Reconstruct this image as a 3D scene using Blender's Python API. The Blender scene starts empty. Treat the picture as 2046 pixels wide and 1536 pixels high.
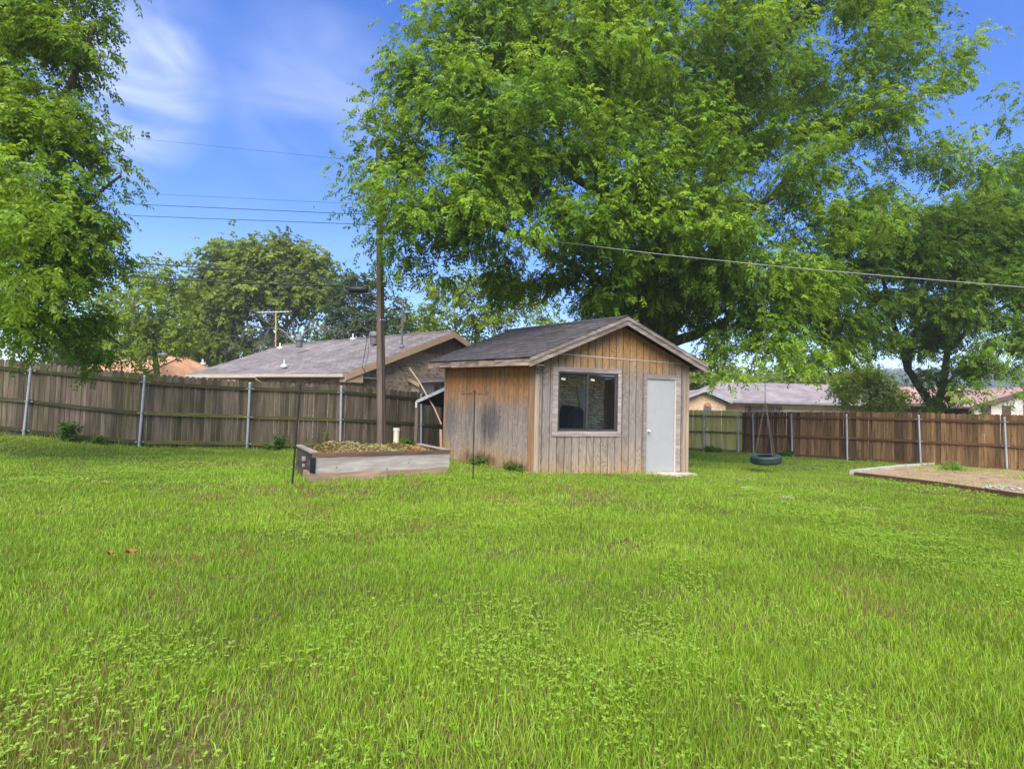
import bpy, math, random
import numpy as np
from mathutils import Vector, Matrix

random.seed(7)
RNG = np.random.default_rng(7)
SC = bpy.context.scene
COL = SC.collection

# ------------------------------------------------------------------ camera frame
F = 1100.0                     # focal length in pixels of the 2046 px wide photograph
PITCH = math.atan2(44, F)
ROLL = 0.025
CAM = np.array([0.0, 0.0, 1.0])
_c, _s = math.cos(math.pi / 2 + PITCH), math.sin(math.pi / 2 + PITCH)
ROT = np.array([[1, 0, 0], [0, _c, -_s], [0, _s, _c]]) @ np.array(
    [[math.cos(ROLL), -math.sin(ROLL), 0], [math.sin(ROLL), math.cos(ROLL), 0], [0, 0, 1]])


def P(px, py, d):
    """world point seen at photo pixel (px, py) at depth d metres"""
    return CAM + ROT @ np.array([(px - 1023) / F * d, (768 - py) / F * d, -d])


def sstep(a, b, x):
    t = np.clip((x - a) / (b - a), 0, 1)
    return t * t * (3 - 2 * t)


def vnoise(x, y, seed=0):
    """smooth value noise, numpy"""
    x = np.asarray(x, float); y = np.asarray(y, float)
    xi = np.floor(x).astype(np.int64); yi = np.floor(y).astype(np.int64)
    fx = x - xi; fy = y - yi
    fx = fx * fx * (3 - 2 * fx); fy = fy * fy * (3 - 2 * fy)

    def h(a, b):
        n = (a * 374761393 + b * 668265263 + seed * 1442695041) & 0xFFFFFFFF
        n = ((n ^ (n >> 13)) * 1274126177) & 0xFFFFFFFF
        return ((n ^ (n >> 16)) & 0xFFFF) / 65535.0
    return (h(xi, yi) * (1 - fx) + h(xi + 1, yi) * fx) * (1 - fy) + (h(xi, yi + 1) * (1 - fx) + h(xi + 1, yi + 1) * fx) * fy


def gz(x, y):
    """height of the terrain"""
    x = np.asarray(x, float); y = np.asarray(y, float)
    z = -0.0146 * np.clip(x, -30, 40) - 0.0288 * np.clip(y, -10, 32)
    z = z + 0.15 * sstep(-8.5, -12.5, x) * sstep(3, 12, y)
    w = sstep(60, 30, np.abs(x) + np.abs(y - 10))
    z = z + w * 0.05 * (vnoise(x * .8 + 9, y * .8 + 3, 5) - .5) + w * 0.02 * (vnoise(x * 3, y * 3, 6) - .5)
    return z


def G(px, py):
    """where the ray through a pixel meets the ground"""
    a = P(px, py, 1.0) - CAM
    t = 0.3
    while t < 300:
        p = CAM + a * t
        if p[2] <= gz(p[0], p[1]):
            break
        t += 0.01
    return CAM + a * t


# ------------------------------------------------------------------ object helpers
ORG = {}


def tag(o, label=None, cat=None, group=None, kind=None):
    if label: o['label'] = label
    if cat: o['category'] = cat
    if group: o['group'] = group
    if kind: o['kind'] = kind
    return o


def thing(name, loc, label, cat, group=None):
    o = bpy.data.objects.new(name, None)
    o.empty_display_size = 0.2
    o.location = tuple(float(v) for v in loc)
    COL.objects.link(o)
    ORG[o.name] = np.array(loc, float)
    return tag(o, label, cat, group)


def np_mesh(name, V, faces, mat, parent=None, tints=None, smooth=False, loc=None):
    """faces: list of (n,k) int arrays; tints: (nfaces,3) array"""
    org = np.zeros(3)
    if parent is not None:
        org = ORG[parent.name]
    elif loc is not None:
        org = np.array(loc, float)
    V = np.asarray(V, float).reshape(-1, 3) - org
    me = bpy.data.meshes.new(name)
    me.vertices.add(len(V))
    me.vertices.foreach_set('co', V.astype(np.float32).ravel())
    loops = np.concatenate([np.asarray(f).ravel() for f in faces]).astype(np.int32)
    tot = np.concatenate([np.full(len(f), np.asarray(f).shape[1]) for f in faces]).astype(np.int32)
    start = np.concatenate([[0], np.cumsum(tot)[:-1]]).astype(np.int32)
    me.loops.add(len(loops)); me.loops.foreach_set('vertex_index', loops)
    me.polygons.add(len(tot))
    me.polygons.foreach_set('loop_start', start)
    me.polygons.foreach_set('loop_total', tot)
    if smooth is not False:
        me.polygons.foreach_set('use_smooth', np.full(len(tot), bool(smooth)))
    if tints is not None:
        at = me.attributes.new('tint', 'FLOAT_COLOR', 'FACE')
        t4 = np.ones((len(tot), 4), np.float32); t4[:, :3] = tints
        at.data.foreach_set('color', t4.ravel())
    me.update(calc_edges=True)
    me.materials.append(mat)
    o = bpy.data.objects.new(name, me)
    COL.objects.link(o)
    if parent is not None:
        o.parent = parent
    elif loc is not None:
        o.location = tuple(float(v) for v in loc)
    ORG[o.name] = org
    return o


class MB:
    def __init__(s):
        s.v = []; s.f = []; s.t = []; s.sm = []

    def add(s, verts, faces, tint=None, smooth=False):
        b = len(s.v)
        s.v.extend([tuple(float(c) for c in p) for p in verts])
        for f in faces:
            s.f.append(tuple(b + i for i in f)); s.t.append(tint if tint is not None else (1, 1, 1)); s.sm.append(smooth)
        return s

    def hexa(s, p, tint=None):
        """8 corners: bottom 4 ccw then top 4"""
        return s.add(p, [(3, 2, 1, 0), (4, 5, 6, 7), (0, 1, 5, 4), (1, 2, 6, 5), (2, 3, 7, 6), (3, 0, 4, 7)], tint)

    def box(s, c, sx, sy, sz, X=(1, 0, 0), Y=(0, 1, 0), Z=(0, 0, 1), tint=None):
        c = np.array(c, float); X = np.array(X, float) * sx / 2; Y = np.array(Y, float) * sy / 2; Z = np.array(Z, float) * sz / 2
        p = [c - X - Y - Z, c + X - Y - Z, c + X + Y - Z, c - X + Y - Z, c - X - Y + Z, c + X - Y + Z, c + X + Y + Z, c - X + Y + Z]
        return s.hexa(p, tint)

    def bar(s, a, b, w, h, up=(0, 0, 1), tint=None):
        a = np.array(a, float); b = np.array(b, float)
        d = b - a; L = np.linalg.norm(d); X = d / L
        Y = np.cross(np.array(up, float), X); Y /= np.linalg.norm(Y); Z = np.cross(X, Y)
        return s.box((a + b) / 2, L, w, h, X, Y, Z, tint)

    def poly(s, pts, n, tint=None):
        """extrude a planar polygon by vector n"""
        pts = [np.array(p, float) for p in pts]; n = np.array(n, float); k = len(pts)
        fs = [tuple(range(k))[::-1], tuple(range(k, 2 * k))]
        for i in range(k):
            j = (i + 1) % k
            fs.append((i, j, k + j, k + i))
        return s.add(pts + [p + n for p in pts], fs, tint)

    def tube(s, pts, r, n=8, tint=None, cap=True, smooth=True):
        pts = [np.array(p, float) for p in pts]
        m = len(pts)
        rs = [r] * m if np.isscalar(r) else list(r)
        V = []; prev = None
        for i in range(m):
            t = pts[min(i + 1, m - 1)] - pts[max(i - 1, 0)]
            t = t / (np.linalg.norm(t) + 1e-9)
            ref = np.array([0, 0, 1.0]) if abs(t[2]) < .9 else np.array([1.0, 0, 0])
            a = np.cross(ref, t) if prev is None else prev - t * np.dot(prev, t)
            if np.linalg.norm(a) < 1e-6: a = np.cross(ref, t)
            a = a / np.linalg.norm(a); prev = a
            b = np.cross(t, a)
            for k in range(n):
                an = 2 * math.pi * k / n
                V.append(pts[i] + rs[i] * (math.cos(an) * a + math.sin(an) * b))
        fs = []
        for i in range(m - 1):
            for k in range(n):
                k2 = (k + 1) % n
                fs.append((i * n + k, i * n + k2, (i + 1) * n + k2, (i + 1) * n + k))
        s.add(V, fs, tint, smooth)
        if cap:
            s.add([V[k] for k in range(n)][::-1], [tuple(range(n))], tint)
            s.add([V[(m - 1) * n + k] for k in range(n)], [tuple(range(n))], tint)
        return s

    def lathe(s, c, prof, n=16, Z=(0, 0, 1), tint=None):
        """prof: list of (radius, height) along axis Z"""
        Z = np.array(Z, float); Z /= np.linalg.norm(Z)
        ref = np.array([1.0, 0, 0]) if abs(Z[0]) < .9 else np.array([0, 1.0, 0])
        a = np.cross(Z, ref); a /= np.linalg.norm(a); b = np.cross(Z, a); c = np.array(c, float)
        prof = [np.array(q, float) for q in prof]
        rows = [[prof[0]]]
        for i in range(1, len(prof)):
            rows[-1].append(prof[i])
            if i < len(prof) - 1:
                d0 = prof[i] - prof[i - 1]; d1 = prof[i + 1] - prof[i]
                cs = np.dot(d0, d1) / (np.linalg.norm(d0) * np.linalg.norm(d1) + 1e-12)
                if cs < .72: rows.append([prof[i]])
        for row in rows:
            V = []
            for r, h in row:
                for k in range(n):
                    an = 2 * math.pi * k / n
                    V.append(c + Z * h + r * (math.cos(an) * a + math.sin(an) * b))
            fs = []
            for i in range(len(row) - 1):
                for k in range(n):
                    k2 = (k + 1) % n
                    fs.append((i * n + k, i * n + k2, (i + 1) * n + k2, (i + 1) * n + k))
            s.add(V, fs, tint, True)
        return s

    def build(s, name, mat, parent=None, loc=None):
        org = np.zeros(3)
        if parent is not None: org = ORG[parent.name]
        elif loc is not None: org = np.array(loc, float)
        me = bpy.data.meshes.new(name)
        me.from_pydata([tuple(np.array(p) - org) for p in s.v], [], s.f)
        me.polygons.foreach_set('use_smooth', s.sm)
        at = me.attributes.new('tint', 'FLOAT_COLOR', 'FACE')
        t4 = np.ones((len(s.f), 4), np.float32); t4[:, :3] = np.array(s.t)
        at.data.foreach_set('color', t4.ravel())
        me.update()
        me.materials.append(mat)
        o = bpy.data.objects.new(name, me)
        COL.objects.link(o)
        if parent is not None: o.parent = parent
        elif loc is not None: o.location = tuple(float(v) for v in loc)
        ORG[o.name] = org
        return o


# ------------------------------------------------------------------ materials
class NT:
    def __init__(s, name):
        s.m = bpy.data.materials.new(name); s.m.use_nodes = True
        s.t = s.m.node_tree; s.t.nodes.clear()
        s.out = s.t.nodes.new('ShaderNodeOutputMaterial')

    def n(s, typ, **kw):
        nd = s.t.nodes.new('ShaderNode' + typ)
        for k, v in kw.items(): setattr(nd, k, v)
        return nd

    def set(s, sock, v):
        if isinstance(v, bpy.types.NodeSocket): s.t.links.new(v, sock)
        elif isinstance(v, (tuple, list)):
            v = tuple(v)
            if sock.type == 'RGBA' and len(v) == 3: v = v + (1,)
            sock.default_value = v
        else: sock.default_value = v

    def math(s, op, a, b=0.0, c=None, clamp=False):
        nd = s.n('Math', operation=op, use_clamp=clamp)
        s.set(nd.inputs[0], a); s.set(nd.inputs[1], b)
        if c is not None: s.set(nd.inputs[2], c)
        return nd.outputs[0]

    def coords(s, kind='Object'):
        return s.n('TexCoord').outputs[kind]

    def scale(s, vec, sc, loc=(0, 0, 0)):
        nd = s.n('Mapping'); s.set(nd.inputs[0], vec); nd.inputs[1].default_value = loc; nd.inputs[3].default_value = sc
        return nd.outputs[0]

    def vadd(s, a, b):
        nd = s.n('VectorMath', operation='ADD'); s.set(nd.inputs[0], a); s.set(nd.inputs[1], b); return nd.outputs[0]

    def noise(s, vec, scale=1.0, detail=3.0, rough=.55, dist=0.0):
        nd = s.n('TexNoise'); s.set(nd.inputs['Vector'], vec); nd.inputs['Scale'].default_value = scale
        nd.inputs['Detail'].default_value = detail; nd.inputs['Roughness'].default_value = rough; nd.inputs['Distortion'].default_value = dist
        return nd.outputs[0]

    def rng(s, v, a, b, c=0.0, d=1.0, smooth=False):
        nd = s.n('MapRange'); nd.clamp = True
        if smooth: nd.interpolation_type = 'SMOOTHSTEP'
        s.set(nd.inputs[0], v); s.set(nd.inputs[1], a); s.set(nd.inputs[2], b); s.set(nd.inputs[3], c); s.set(nd.inputs[4], d)
        return nd.outputs[0]

    def ramp(s, v, stops):
        nd = s.n('ValToRGB'); e = nd.color_ramp.elements
        while len(e) < len(stops): e.new(0.5)
        for i, (p, c) in enumerate(stops):
            e[i].position = p; e[i].color = tuple(c) + (1,)
        s.set(nd.inputs[0], v); return nd.outputs[0]

    def mix(s, f, a, b, mode='MIX'):
        nd = s.n('Mix', data_type='RGBA', blend_type=mode)
        s.set(nd.inputs[0], f); s.set(nd.inputs[6], a); s.set(nd.inputs[7], b)
        return nd.outputs[2]

    def mul(s, col, f):
        """colour times a scalar"""
        nd = s.n('VectorMath', operation='SCALE'); s.set(nd.inputs[0], col); s.set(nd.inputs[3], f); return nd.outputs[0]

    def attr(s, name='tint'):
        return s.n('Attribute', attribute_name=name).outputs

    def xyz(s, vec):
        nd = s.n('SeparateXYZ'); s.set(nd.inputs[0], vec); return nd.outputs

    def bump(s, h, strength=.4, dist=.01):
        nd = s.n('Bump'); nd.inputs['Strength'].default_value = strength; nd.inputs['Distance'].default_value = dist
        s.set(nd.inputs['Height'], h); return nd.outputs[0]

    def pbr(s, col, rough=.8, metal=0.0, spec=.3, normal=None, emit=None):
        b = s.n('BsdfPrincipled')
        s.set(b.inputs['Base Color'], col); s.set(b.inputs['Roughness'], rough); s.set(b.inputs['Metallic'], metal)
        s.set(b.inputs['Specular IOR Level'], spec)
        if normal is not None: s.set(b.inputs['Normal'], normal)
        s.t.links.new(b.outputs[0], s.out.inputs[0])
        return s.m


def m_plain(name, col, rough=.6, metal=0.0, var=.25, scale=8.0, spec=.4, streak=None, bump=.1):
    k = NT(name)
    co = k.coords()
    v = k.scale(co, streak) if streak else co
    n = k.noise(v, scale, 4, .6)
    n2 = k.noise(co, scale * .23, 3, .5)
    f = k.math('MULTIPLY', k.rng(n, .25, .75, 1 - var, 1 + var), k.rng(n2, .3, .7, 1 - var * .6, 1 + var * .6))
    return k.pbr(k.mul(col, f), rough, metal, spec, k.bump(n, bump, .004))


def m_leaf(name, sat=1.0, trans=.5, spec=.10, rough=.6):
    k = NT(name)
    a = k.attr()[0]
    d = k.n('BsdfPrincipled')
    k.set(d.inputs['Base Color'], a); k.set(d.inputs['Roughness'], rough); k.set(d.inputs['Specular IOR Level'], spec)
    t = k.n('BsdfTranslucent')
    k.set(t.inputs[0], k.mix(1.0, a, (1.25, 1.1, .55), 'MULTIPLY'))
    mx = k.n('MixShader'); mx.inputs[0].default_value = trans
    k.t.links.new(d.outputs[0], mx.inputs[1]); k.t.links.new(t.outputs[0], mx.inputs[2])
    k.t.links.new(mx.outputs[0], k.out.inputs[0])
    return k.m


def m_bark(name, c1, c2):
    k = NT(name)
    co = k.coords()
    n = k.noise(k.scale(co, (9, 9, 2.2)), 1.6, 5, .65)
    n2 = k.noise(co, 1.3, 3)
    col = k.mix(k.rng(n, .35, .65), c1, c2)
    col = k.mul(col, k.rng(n2, .3, .7, .75, 1.25))
    return k.pbr(col, .9, 0, .15, k.bump(n, .9, .03))


def m_boards(name, base, alt, grain=(45, 45, 1.6), moss=None, moss_amt=.5, stain=None, rough=.85, knots=0.0, var=.5, streaky=.6, horiz=False):
    """weathered vertical boards: tint attribute = random shade of each board in r, offset in g"""
    k = NT(name)
    co = k.coords(); at = k.attr()
    sp = k.n('SeparateColor'); k.set(sp.inputs[0], at[0])
    off = k.n('CombineXYZ'); k.set(off.inputs[0], k.math('MULTIPLY', sp.outputs[1], 37.0)); k.set(off.inputs[2], k.math('MULTIPLY', sp.outputs[1], 91.0))
    v = k.vadd(co, off.outputs[0])
    g = k.noise(k.scale(v, grain), 1.0, 4, .6)
    st = k.noise(k.scale(v, (1.1, 1.1, 12) if horiz else (7, 7, .55)), 1.0, 4, .6)
    col = k.mix(k.rng(st, .35, .65), base, alt)
    if stain:
        s2 = k.noise(k.scale(v, (2.2, 2.2, 16) if horiz else (11, 11, .7)), 1.0, 4, .6)
        col = k.mix(k.math('MULTIPLY', k.rng(s2, .5, .72, 0, 1), streaky), col, stain)
    if moss:
        mn = k.noise(k.scale(co, (1.5, 1.5, .5)), 1.1, 4, .6)
        m2 = k.noise(k.scale(v, (3, 3, 14) if horiz else (14, 14, 1.2)), 1.0, 3, .6)
        mf = k.math('MULTIPLY', k.rng(k.math('ADD', k.math('MULTIPLY', mn, .55), k.math('MULTIPLY', m2, .45)), .42, .62), moss_amt)
        col = k.mix(mf, col, moss)
    if knots:
        vo = k.n('TexVoronoi'); k.set(vo.inputs['Vector'], k.scale(v, (9, 9, 3.0))); vo.inputs['Scale'].default_value = 1.0
        kd = k.rng(vo.outputs['Distance'], .05, .2, knots, 0.0, True)
        sel = k.math('GREATER_THAN', k.noise(k.scale(v, (3, 3, 1.2)), 1.0, 1), .5)
        col = k.mix(k.math('MULTIPLY', kd, sel), col, (.035, .014, .006))
    col = k.mul(col, k.rng(g, .28, .72, 1 - var * .6, 1 + var * .5))
    col = k.mul(col, k.rng(sp.outputs[0], 0, 1, 1 - var * .55, 1 + var * .45))
    return k.pbr(col, rough, 0, .2, k.bump(g, .35, .004))


def m_siding(name, stops, zlo, zhi, stains=(), greyamt=.0):
    """weathered plywood siding. stops: ramp by height"""
    k = NT(name)
    co = k.coords(); at = k.attr()
    sp = k.n('SeparateColor'); k.set(sp.inputs[0], at[0])
    off = k.n('CombineXYZ')
    for i, q in enumerate((23.0, 41.0, 67.0)): k.set(off.inputs[i], k.math('MULTIPLY', sp.outputs[1], q))
    v = k.vadd(co, off.outputs[0])
    z = k.xyz(co)[2]
    n1 = k.noise(k.scale(v, (4.2, 4.2, .7)), 1.0, 2, .5, .3)
    wav = k.math('SINE', k.math('MULTIPLY', n1, 120.0))
    fine = k.noise(k.scale(v, (95, 95, 3)), 1.0, 3, .6)
    blot = k.noise(k.scale(co, (1.6, 1.6, .8)), 1.3, 5, .62)
    blot2 = k.noise(k.scale(v, (4.5, 4.5, .7)), 1.0, 4, .6)
    h = k.math('ADD', z, k.math('MULTIPLY', k.math('SUBTRACT', blot, .5), .8))
    h = k.math('ADD', h, k.math('MULTIPLY', k.math('SUBTRACT', blot2, .5), .7))
    col = k.ramp(k.rng(h, zlo, zhi), stops)
    # bare patches of grey and white weathering
    col = k.mix(k.rng(blot2, .52, .75, 0, .5), col, (.26, .225, .19))
    col = k.mix(k.rng(k.noise(k.scale(v, (7, 7, 1.1)), 1.3, 3, .6), .56, .75, 0, .45), col, (.12, .085, .06))
    for (cx, cy, cz, rx, rz, c, amt) in stains:
        d = k.n('VectorMath', operation='LENGTH')
        k.set(d.inputs[0], k.scale(k.vadd(co, (-cx, -cy, -cz)), (1 / rx, 1 / rx, 1 / rz)))
        dd = k.math('ADD', d.outputs['Value'], k.math('MULTIPLY', k.math('SUBTRACT', blot2, .5), 1.6))
        col = k.mix(k.rng(dd, .25, 1.1, amt, 0, True), col, c)
    col = k.mul(col, k.rng(wav, -1, 1, .76, 1.12))
    col = k.mul(col, k.rng(fine, .3, .7, .78, 1.2))
    col = k.mul(col, k.rng(sp.outputs[0], 0, 1, .86, 1.12))
    return k.pbr(col, .85, 0, .15, k.bump(k.math('ADD', wav, fine), .25, .002))


def m_shingle(name, c1, c2, c3, su, sv, ax=None):
    """asphalt shingles. ax: horizontal direction along the courses (world); slope measured by z"""
    k = NT(name)
    co = k.coords()
    dt = k.n('VectorMath', operation='DOT_PRODUCT'); k.set(dt.inputs[0], co); k.set(dt.inputs[1], ax)
    z = k.xyz(co)[2]
    cb = k.n('CombineXYZ'); k.set(cb.inputs[0], dt.outputs['Value']); k.set(cb.inputs[1], k.math('ADD', k.math('MULTIPLY', z, sv), k.math('MULTIPLY', k.math('SUBTRACT', k.noise(co, 1.1, 3), .5), .1)))
    br = k.n('TexBrick'); k.set(br.inputs['Vector'], cb.outputs[0])
    br.inputs['Scale'].default_value = 1.0; br.inputs['Brick Width'].default_value = su; br.inputs['Row Height'].default_value = .16
    br.inputs['Mortar Size'].default_value = .014; br.inputs['Mortar Smooth'].default_value = .6
    br.inputs['Color1'].default_value = c1 + (1,); br.inputs['Color2'].default_value = c2 + (1,); br.inputs['Mortar'].default_value = c3 + (1,)
    br.inputs['Bias'].default_value = .1
    n = k.noise(co, 30, 3, .7); n2 = k.noise(co, .9, 4, .6)
    col = k.mul(br.outputs[0], k.rng(n, .3, .7, .65, 1.35))
    col = k.mul(col, k.rng(n2, .3, .7, .75, 1.25))
    return k.pbr(col, .92, 0, .15, k.bump(k.math('ADD', br.outputs[1], k.math('MULTIPLY', n, .7)), .5, .01))


def m_brick(name, c1, c2, mortar, bw=.21, bh=.075, ax=(1, 0, 0), dark=None, ms=.012):
    k = NT(name)
    co = k.coords()
    dt = k.n('VectorMath', operation='DOT_PRODUCT'); k.set(dt.inputs[0], co); k.set(dt.inputs[1], ax)
    z = k.xyz(co)[2]
    cb = k.n('CombineXYZ'); k.set(cb.inputs[0], dt.outputs['Value'])
    k.set(cb.inputs[1], k.math('ADD', z, k.math('MULTIPLY', k.math('SUBTRACT', k.noise(co, 2.5, 2), .5), .02)))
    br = k.n('TexBrick'); k.set(br.inputs['Vector'], cb.outputs[0])
    br.inputs['Scale'].default_value = 1.0; br.inputs['Brick Width'].default_value = bw; br.inputs['Row Height'].default_value = bh
    br.inputs['Mortar Size'].default_value = ms; br.inputs['Mortar Smooth'].default_value = .3
    br.inputs['Color1'].default_value = c1 + (1,); br.inputs['Color2'].default_value = c2 + (1,); br.inputs['Mortar'].default_value = mortar + (1,)
    n = k.noise(co, 14, 4, .65); n2 = k.noise(co, .8, 3, .6)
    col = k.mul(br.outputs[0], k.rng(n, .3, .7, .6, 1.35))
    if dark:
        v = k.n('TexVoronoi'); k.set(v.inputs['Vector'], k.scale(co, (5, 5, 11))); v.inputs['Scale'].default_value = 1.0
        sx = k.n('SeparateColor'); k.set(sx.inputs[0], v.outputs['Color'])
        col = k.mix(k.rng(sx.outputs[0], .7, .78, 0, .5), col, dark)
    col = k.mul(col, k.rng(n2, .3, .7, .82, 1.15))
    return k.pbr(col, .9, 0, .15, k.bump(k.math('ADD', br.outputs[1], n), .4, .01))


def m_glass(name, tint=(.02, .025, .025), refl=.45):
    k = NT(name)
    g = k.n('BsdfGlossy'); k.set(g.inputs[0], (.9, .93, .93)); g.inputs['Roughness'].default_value = .012
    n = k.noise(k.coords(), 1.6, 1, .4)
    k.t.links.new(k.bump(n, .05, .05), g.inputs['Normal'])
    t = k.n('BsdfTransparent'); k.set(t.inputs[0], (.75, .8, .78))
    lw = k.n('LayerWeight'); lw.inputs[0].default_value = .35
    f = k.rng(lw.outputs['Fresnel'], 0, 1, refl, 1.0)
    mx = k.n('MixShader'); k.set(mx.inputs[0], f)
    k.t.links.new(t.outputs[0], mx.inputs[1]); k.t.links.new(g.outputs[0], mx.inputs[2])
    k.t.links.new(mx.outputs[0], k.out.inputs[0])
    return k.m


# ------------------------------------------------------------------ palette of materials
M = {}
M['steel'] = m_plain('galvanised_steel', (.29, .31, .335), .55, .0, .15, 14)
M['bracket'] = m_plain('dull_bracket_steel', (.20, .21, .215), .6, .1, .2, 20)
M['black_metal'] = m_plain('black_metal', (.012, .012, .013), .5, .0, .3, 30)
M['rust_metal'] = m_plain('rusty_black_metal', (.012, .011, .011), .7, .0, .5, 18)
M['dark_cable'] = m_plain('dark_cable', (.02, .02, .022), .6, 0, .2, 3)
M['grey_cable'] = m_plain('grey_cable', (.24, .24, .23), .6, 0, .2, 3)
M['pvc'] = m_plain('cream_pvc', (.50, .46, .34), .45, 0, .12, 5)
M['white_paint'] = m_plain('white_paint', (.29, .288, .278), .45, 0, .05, 6, bump=.03)
M['jamb'] = m_plain('cream_jamb_paint', (.42, .37, .30), .6, 0, .12, 9)
M['bronze'] = m_plain('bronze_aluminium', (.045, .036, .03), .45, .2, .2, 10)
M['weather_trim'] = m_boards('weathered_trim', (.27, .225, .195), (.18, .145, .125), (5, 5, 60), stain=(.42, .37, .33), var=.4, horiz=True)
M['fascia'] = m_boards('weathered_fascia', (.19, .15, .122), (.12, .092, .074), (4, 4, 55), stain=(.36, .31, .27), var=.45, horiz=True)
M['rotten'] = m_boards('rotten_eave_board', (.30, .20, .13), (.07, .05, .042), (4, 4, 40), stain=(.42, .34, .28), var=.5, streaky=.8, horiz=True)
M['corner'] = m_boards('orange_corner_board', (.25, .14, .062), (.18, .10, .048), stain=(.30, .22, .15), var=.4)
M['corner_grey'] = m_boards('grey_corner_board', (.30, .23, .16), (.21, .16, .12), stain=(.36, .26, .15), var=.4)
M['backing'] = m_plain('dark_backing', (.018, .012, .008), .9)
M['grey_pickets'] = m_boards('grey_weathered_pickets', (.155, .118, .085), (.092, .070, .050), moss=(.040, .040, .010), moss_amt=.85, stain=(.034, .027, .017), var=.6, streaky=.85)
M['moss_rail'] = m_boards('mossy_rail', (.10, .10, .022), (.055, .057, .013), (3, 3, 45), stain=(.17, .15, .05), var=.5, horiz=True)
M['moss_rail_dark'] = m_boards('dark_mossy_rail', (.05, .05, .016), (.032, .032, .01), (3, 3, 45), stain=(.08, .075, .03), var=.5, horiz=True)
M['moss_pickets'] = m_boards('green_mossy_pickets', (.36, .32, .15), (.28, .25, .10), moss=(.26, .275, .04), moss_amt=.9, stain=(.14, .125, .045), var=.35)
M['brown_pickets'] = m_boards('brown_stained_pickets', (.20, .118, .05), (.105, .060, .024), stain=(.036, .018, .008), knots=.95, var=.85, streaky=.9)
M['brown_rail'] = m_boards('brown_stained_rail', (.12, .06, .025), (.08, .04, .017), (3, 3, 45), var=.4, horiz=True)
M['pole_wood'] = m_boards('old_pole_wood', (.15, .108, .078), (.095, .068, .05), (30, 30, 1.0), stain=(.06, .042, .032), var=.5, streaky=.8)
M['planter_grey'] = m_boards('silvered_planter_board', (.40, .355, .31), (.27, .225, .185), (3, 3, 50), stain=(.18, .135, .10), var=.4, streaky=.5, horiz=True)
M['planter_tan'] = m_boards('tan_planter_board', (.37, .27, .17), (.25, .175, .105), (3, 3, 50), stain=(.15, .09, .05), var=.45, knots=.6, horiz=True)
M['planter_wet'] = m_boards('dark_wet_planter_board', (.075, .056, .045), (.04, .03, .025), (3, 3, 50), stain=(.13, .10, .08), var=.45, horiz=True)
M['planter_rim'] = m_boards('red_brown_planter_rim', (.20, .105, .06), (.10, .06, .042), (3, 3, 50), stain=(.05, .034, .028), var=.5, horiz=True)
M['curb'] = m_boards('pale_timber_edging', (.46, .43, .37), (.33, .29, .24), (3, 3, 50), stain=(.20, .16, .12), var=.35, horiz=True)
M['curb_brown'] = m_boards('brown_timber_edging', (.17, .085, .045), (.10, .055, .03), (3, 3, 50), var=.4, horiz=True)
M['concrete'] = m_plain('old_concrete', (.34, .30, .24), .9, 0, .25, 6, bump=.3)
M['tire'] = m_plain('green_black_rubber', (.015, .027, .021), .6, 0, .3, 7, spec=.35)
M['chain'] = m_plain('rusty_chain', (.14, .12, .10), .6, .4, .4, 40)
M['bark'] = m_bark('dark_bark', (.045, .035, .026), (.13, .105, .08))
M['bark_grey'] = m_bark('grey_bark', (.10, .09, .085), (.27, .25, .24))
M['leaf'] = m_leaf('broad_leaf')
M['grass'] = m_leaf('grass_blade', trans=.42, spec=.2, rough=.55)
M['straw'] = m_leaf('dry_straw', trans=.15, spec=.1, rough=.8)
M['tarp'] = m_plain('black_tarp', (.008, .008, .009), .7, 0, .3, 6)
M['vent_grey'] = m_plain('grey_roof_vent', (.115, .11, .115), .6, .2, .2, 10)
M['beige_trim'] = m_plain('tan_painted_trim', (.34, .235, .14), .6, 0, .12, 5)
M['beige_soffit'] = m_plain('tan_soffit', (.30, .205, .12), .7, 0, .1, 5)
M['gutter_cream'] = m_plain('cream_gutter', (.36, .31, .245), .5, 0, .12, 5)
M['yellow_mast'] = m_plain('yellow_mast', (.48, .32, .05), .6, 0, .3, 10)
M['alu'] = m_plain('pale_aluminium', (.55, .55, .54), .5, .3, .2, 10)


# ------------------------------------------------------------------ terrain
def build_ground():
    xs = np.unique(np.concatenate([np.linspace(-600, -40, 15), np.linspace(-40, -14, 14), np.arange(-14, 22, .3), np.linspace(22, 60, 14), np.linspace(60, 600, 14)]).round(3))
    ys = np.unique(np.concatenate([np.linspace(-60, -4, 10), np.arange(-4, 30, .3), np.linspace(30, 80, 16), np.linspace(80, 700, 14)]).round(3))
    X, Y = np.meshgrid(xs, ys)
    V = np.stack([X.ravel(), Y.ravel(), gz(X.ravel(), Y.ravel())], 1)
    nx = len(xs); ny = len(ys)
    i, j = np.meshgrid(np.arange(nx - 1), np.arange(ny - 1))
    a = (j * nx + i).ravel()
    Fq = np.stack([a, a + 1, a + nx + 1, a + nx], 1)
    k = NT('lawn_soil')
    co = k.coords()
    n1 = k.noise(co, 2.2, 5, .65); n2 = k.noise(co, 22, 4, .7); n3 = k.noise(co, .35, 3, .5)
    col = k.mix(k.rng(n1, .35, .68), (.075, .085, .02), (.075, .052, .027))
    col = k.mix(k.rng(n2, .5, .7), col, (.14, .115, .05))
    n4 = k.noise(co, 70, 3, .7)
    col = k.mul(col, k.rng(n4, .35, .65, .45, 1.4))
    col = k.mul(col, k.rng(n3, .3, .7, .8, 1.2))
    mat = k.pbr(col, .95, 0, .1, k.bump(n2, .6, .02))
    o = np_mesh('ground', V, [Fq], mat, smooth=True)
    tag(o, kind='structure')


build_ground()


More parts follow.
